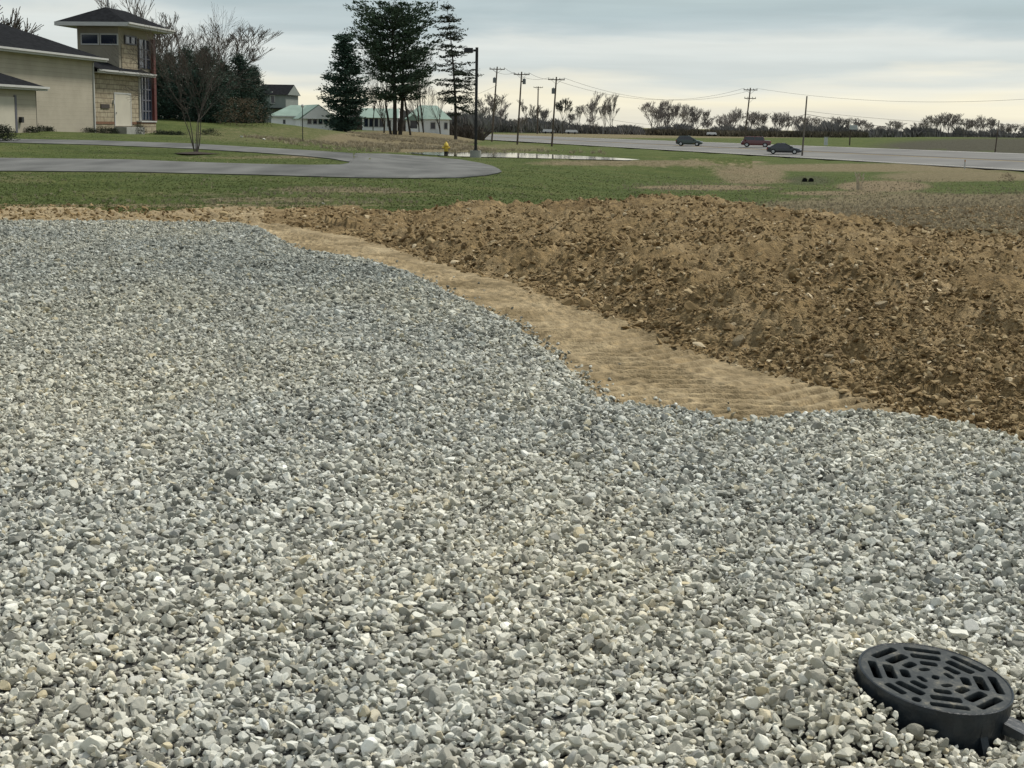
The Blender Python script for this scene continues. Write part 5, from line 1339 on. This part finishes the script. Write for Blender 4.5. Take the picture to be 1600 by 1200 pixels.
# ------------------------------------------------------------------ cars
tyre_m = mat('tyre', (.012, .012, .012), .9); rim_m = mat('alloy', (.45, .46, .47), .35, .05, 1, metal=.8); glassc = mat('car_glass', (.02, .025, .03), .05, .1, 1, spec=.8)
lightm = mat('headlight', (.75, .76, .78), .1, .02, 1); redl = mat('tail_light', (.35, .02, .02), .2)
def carpaint(nm, col):
    m = mat(nm, col, .28, .04, 2, spec=.6); m.node_tree.nodes['Principled BSDF'].inputs['Coat Weight'].default_value = .6; return m
def car(label, px, py, length, height, paintm, stations, bed=None, name='car', yaw=0, cat='car', wheels=(.19, .80), rwh=.33, group='cars on the highway'):
    """stations: (x frac, z bottom, z belt, z roof or None) nose to the right (+x)"""
    g = G(px, py); g.z += .16; t_ = thing(name, label, cat, g, yaw, group); L_ = length; hw = .9
    mb = MB(); rings = []
    for xf, zb_, zl_, w_ in stations['body']:
        x_ = (xf - .5) * L_; w = hw * w_; b_ = len(mb.v)
        mb.v += [(x_, -w * .92, zb_), (x_, -w, zb_ + (zl_ - zb_) * .35), (x_, -w * .985, zb_ + (zl_ - zb_) * .75), (x_, -w * .9, zl_), (x_, 0, zl_ + .03), (x_, w * .9, zl_), (x_, w * .985, zb_ + (zl_ - zb_) * .75), (x_, w, zb_ + (zl_ - zb_) * .35), (x_, w * .92, zb_), (x_, 0, zb_)]
        rings.append(b_)
    for a, c_ in zip(rings[:-1], rings[1:]):
        for i in range(10): j = (i + 1) % 10; mb.f.append((a + i, c_ + i, c_ + j, a + j))
    mb.f.append(tuple(rings[0] + i for i in range(10))); mb.f.append(tuple(rings[-1] + 9 - i for i in range(10)))
    body = mb.build('body', paintm, t_, smooth=False)
    # greenhouse
    (xa, za), (xb, zb2), (xc, zc2), (xd, zd) = stations['cabin']
    X_ = [(q - .5) * L_ for q in (xa, xb, xc, xd)]; wb, wr = hw * .88, hw * .68
    cab = MB(); cab.hexa([(X_[0], -wb, za - .02), (X_[3], -wb, zd - .02), (X_[3], wb, zd - .02), (X_[0], wb, za - .02), (X_[1], -wr, zb2), (X_[2], -wr, zc2), (X_[2], wr, zc2), (X_[1], wr, zb2)])
    cab.build('windows', glassc, t_)
    rf_ = MB(); rf_.hexa([(X_[1] - .05, -wr - .02, zb2 - .03), (X_[2] + .05, -wr - .02, zc2 - .03), (X_[2] + .05, wr + .02, zc2 - .03), (X_[1] - .05, wr + .02, zb2 - .03), (X_[1] + .1, -wr * .9, zb2 + .05), (X_[2] - .1, -wr * .9, zc2 + .05), (X_[2] - .1, wr * .9, zc2 + .05), (X_[1] + .1, wr * .9, zb2 + .05)]); rf_.build('roof', paintm, t_)
    for sy in (-1, 1):
        pl = MB()
        pl.tube((X_[0], sy * (wb + .0), za - .02), (X_[1], sy * (wr + .01), zb2), .045, .04, 4); pl.tube((X_[3], sy * wb, zd - .02), (X_[2], sy * (wr + .01), zc2), .045, .04, 4)
        xm = (X_[1] + X_[2]) / 2 - .1; pl.tube((xm, sy * wb, za), (xm, sy * (wr + .012), zb2), .04, .04, 4); pl.build('pillars', paintm, t_)
        for wf in wheels:
            x_ = (wf - .5) * L_; w_ = MB().tube((x_, sy * .70, rwh), (x_, sy * .91, rwh), rwh, rwh, 20, True).build('wheel', tyre_m, t_); MB().tube((x_, sy * .911, rwh), (x_, sy * .925, rwh), rwh * .6, rwh * .55, 16, True).build('rim', rim_m, w_)
        xe = .5 * L_; zl_ = stations['light']
        MB().box(xe - .22, xe - .03, min(sy * .5, sy * .80), max(sy * .5, sy * .80), zl_, zl_ + .14).build('headlight', lightm, t_)
        MB().box(-xe + .0, -xe + .12, min(sy * .55, sy * .82), max(sy * .55, sy * .82), zl_ + .08, zl_ + .25).build('tail_light', redl, t_)
        MB().box(X_[3] - .45, X_[3] - .25, min(sy * .9, sy * 1.02), max(sy * .9, sy * 1.02), zd + .02, zd + .16).build('mirror', paintm, t_)
    if bed: bed(t_, L_)
    return t_
sedan = dict(body=[(0, .35, .80, .78), (.03, .28, .92, .90), (.12, .22, .96, 1), (.25, .2, .94, 1), (.6, .2, .92, 1), (.72, .2, .90, .99), (.90, .22, .76, .95), (.98, .28, .62, .82), (1, .34, .55, .7)], cabin=[(.10, .94), (.28, 1.40), (.52, 1.42), (.76, .88)], light=.55)
hatch = dict(body=[(0, .38, .95, .82), (.03, .3, 1.05, .92), (.12, .24, 1.03, 1), (.5, .22, .98, 1), (.7, .22, .94, .99), (.88, .24, .82, .95), (.97, .3, .66, .84), (1, .36, .58, .72)], cabin=[(.03, 1.0), (.12, 1.50), (.48, 1.55), (.76, .92)], light=.6)
van = dict(body=[(0, .42, .9, .82), (.03, .36, 1.05, .94), (.12, .3, 1.10, 1), (.5, .3, 1.1, 1), (.7, .3, 1.12, 1), (.9, .32, 1.08, .97), (.98, .36, .98, .88), (1, .42, .8, .75)], cabin=[(.22, 1.08), (.27, 1.68), (.86, 1.70), (.93, 1.10)], light=.75)
carg = carpaint('paint_grey_green', (.014, .034, .026)); carb = carpaint('paint_black', (.012, .015, .020)); carr = carpaint('paint_dark_red', (.10, .013, .015))
# road direction, seen as driving to the right
dirv = (N1 - N2)[:2]; yaw_r = math.atan2(dirv[1], dirv[0])
YAW = R(-12)
car('dark grey-green hatchback driving right on the near lanes, left of the others', 1077, 229.5, 4.2, 1.5, carg, hatch, yaw=YAW)
car('dark sedan on the near lanes beside the plain wooden pole', 1225, 242.5, 4.6, 1.42, carb, sedan, yaw=YAW)
car('dark red sport utility vehicle on the far lanes behind the sedan', 1181, 231.5, 4.5, 1.75, carr, van, yaw=YAW + math.pi, rwh=.37).scale = (1, 1, .92)
# far white vehicles / trailers between road and trees
for i, (px, w_, h_, lb) in enumerate([(857, 3.2, 1.15, 'small white far-off trailer left of the round tree'), (893, 3.4, 1.1, 'small white far-off trailer right of the round tree'), (1112, 2.6, 1.1, 'tiny white far-off vehicle by the scrub behind the grey car')]):
    x_, y_, _ = P(px, 209, 398); z_ = tz(x_, y_); t_ = thing('distant_trailer', lb, 'trailer', (x_, y_, z_), 0, 'far-off white trailers')
    MB().prism([(-w_ / 2, -1), (w_ / 2, -1), (w_ / 2, 1), (-w_ / 2, 1)], .5, h_, [(-w_ / 2 + .2, -.9), (w_ / 2 - .3, -.9), (w_ / 2 - .3, .9), (-w_ / 2 + .2, .9)]).build('body', mat('trailer_white', (.6, .6, .6), .6), t_)
    for sx in (-.25, .25): MB().tube((w_ * sx, -1.0, .3), (w_ * sx, -.7, .3), .3, .3, 12, True).build('wheel', tyre_m, t_)
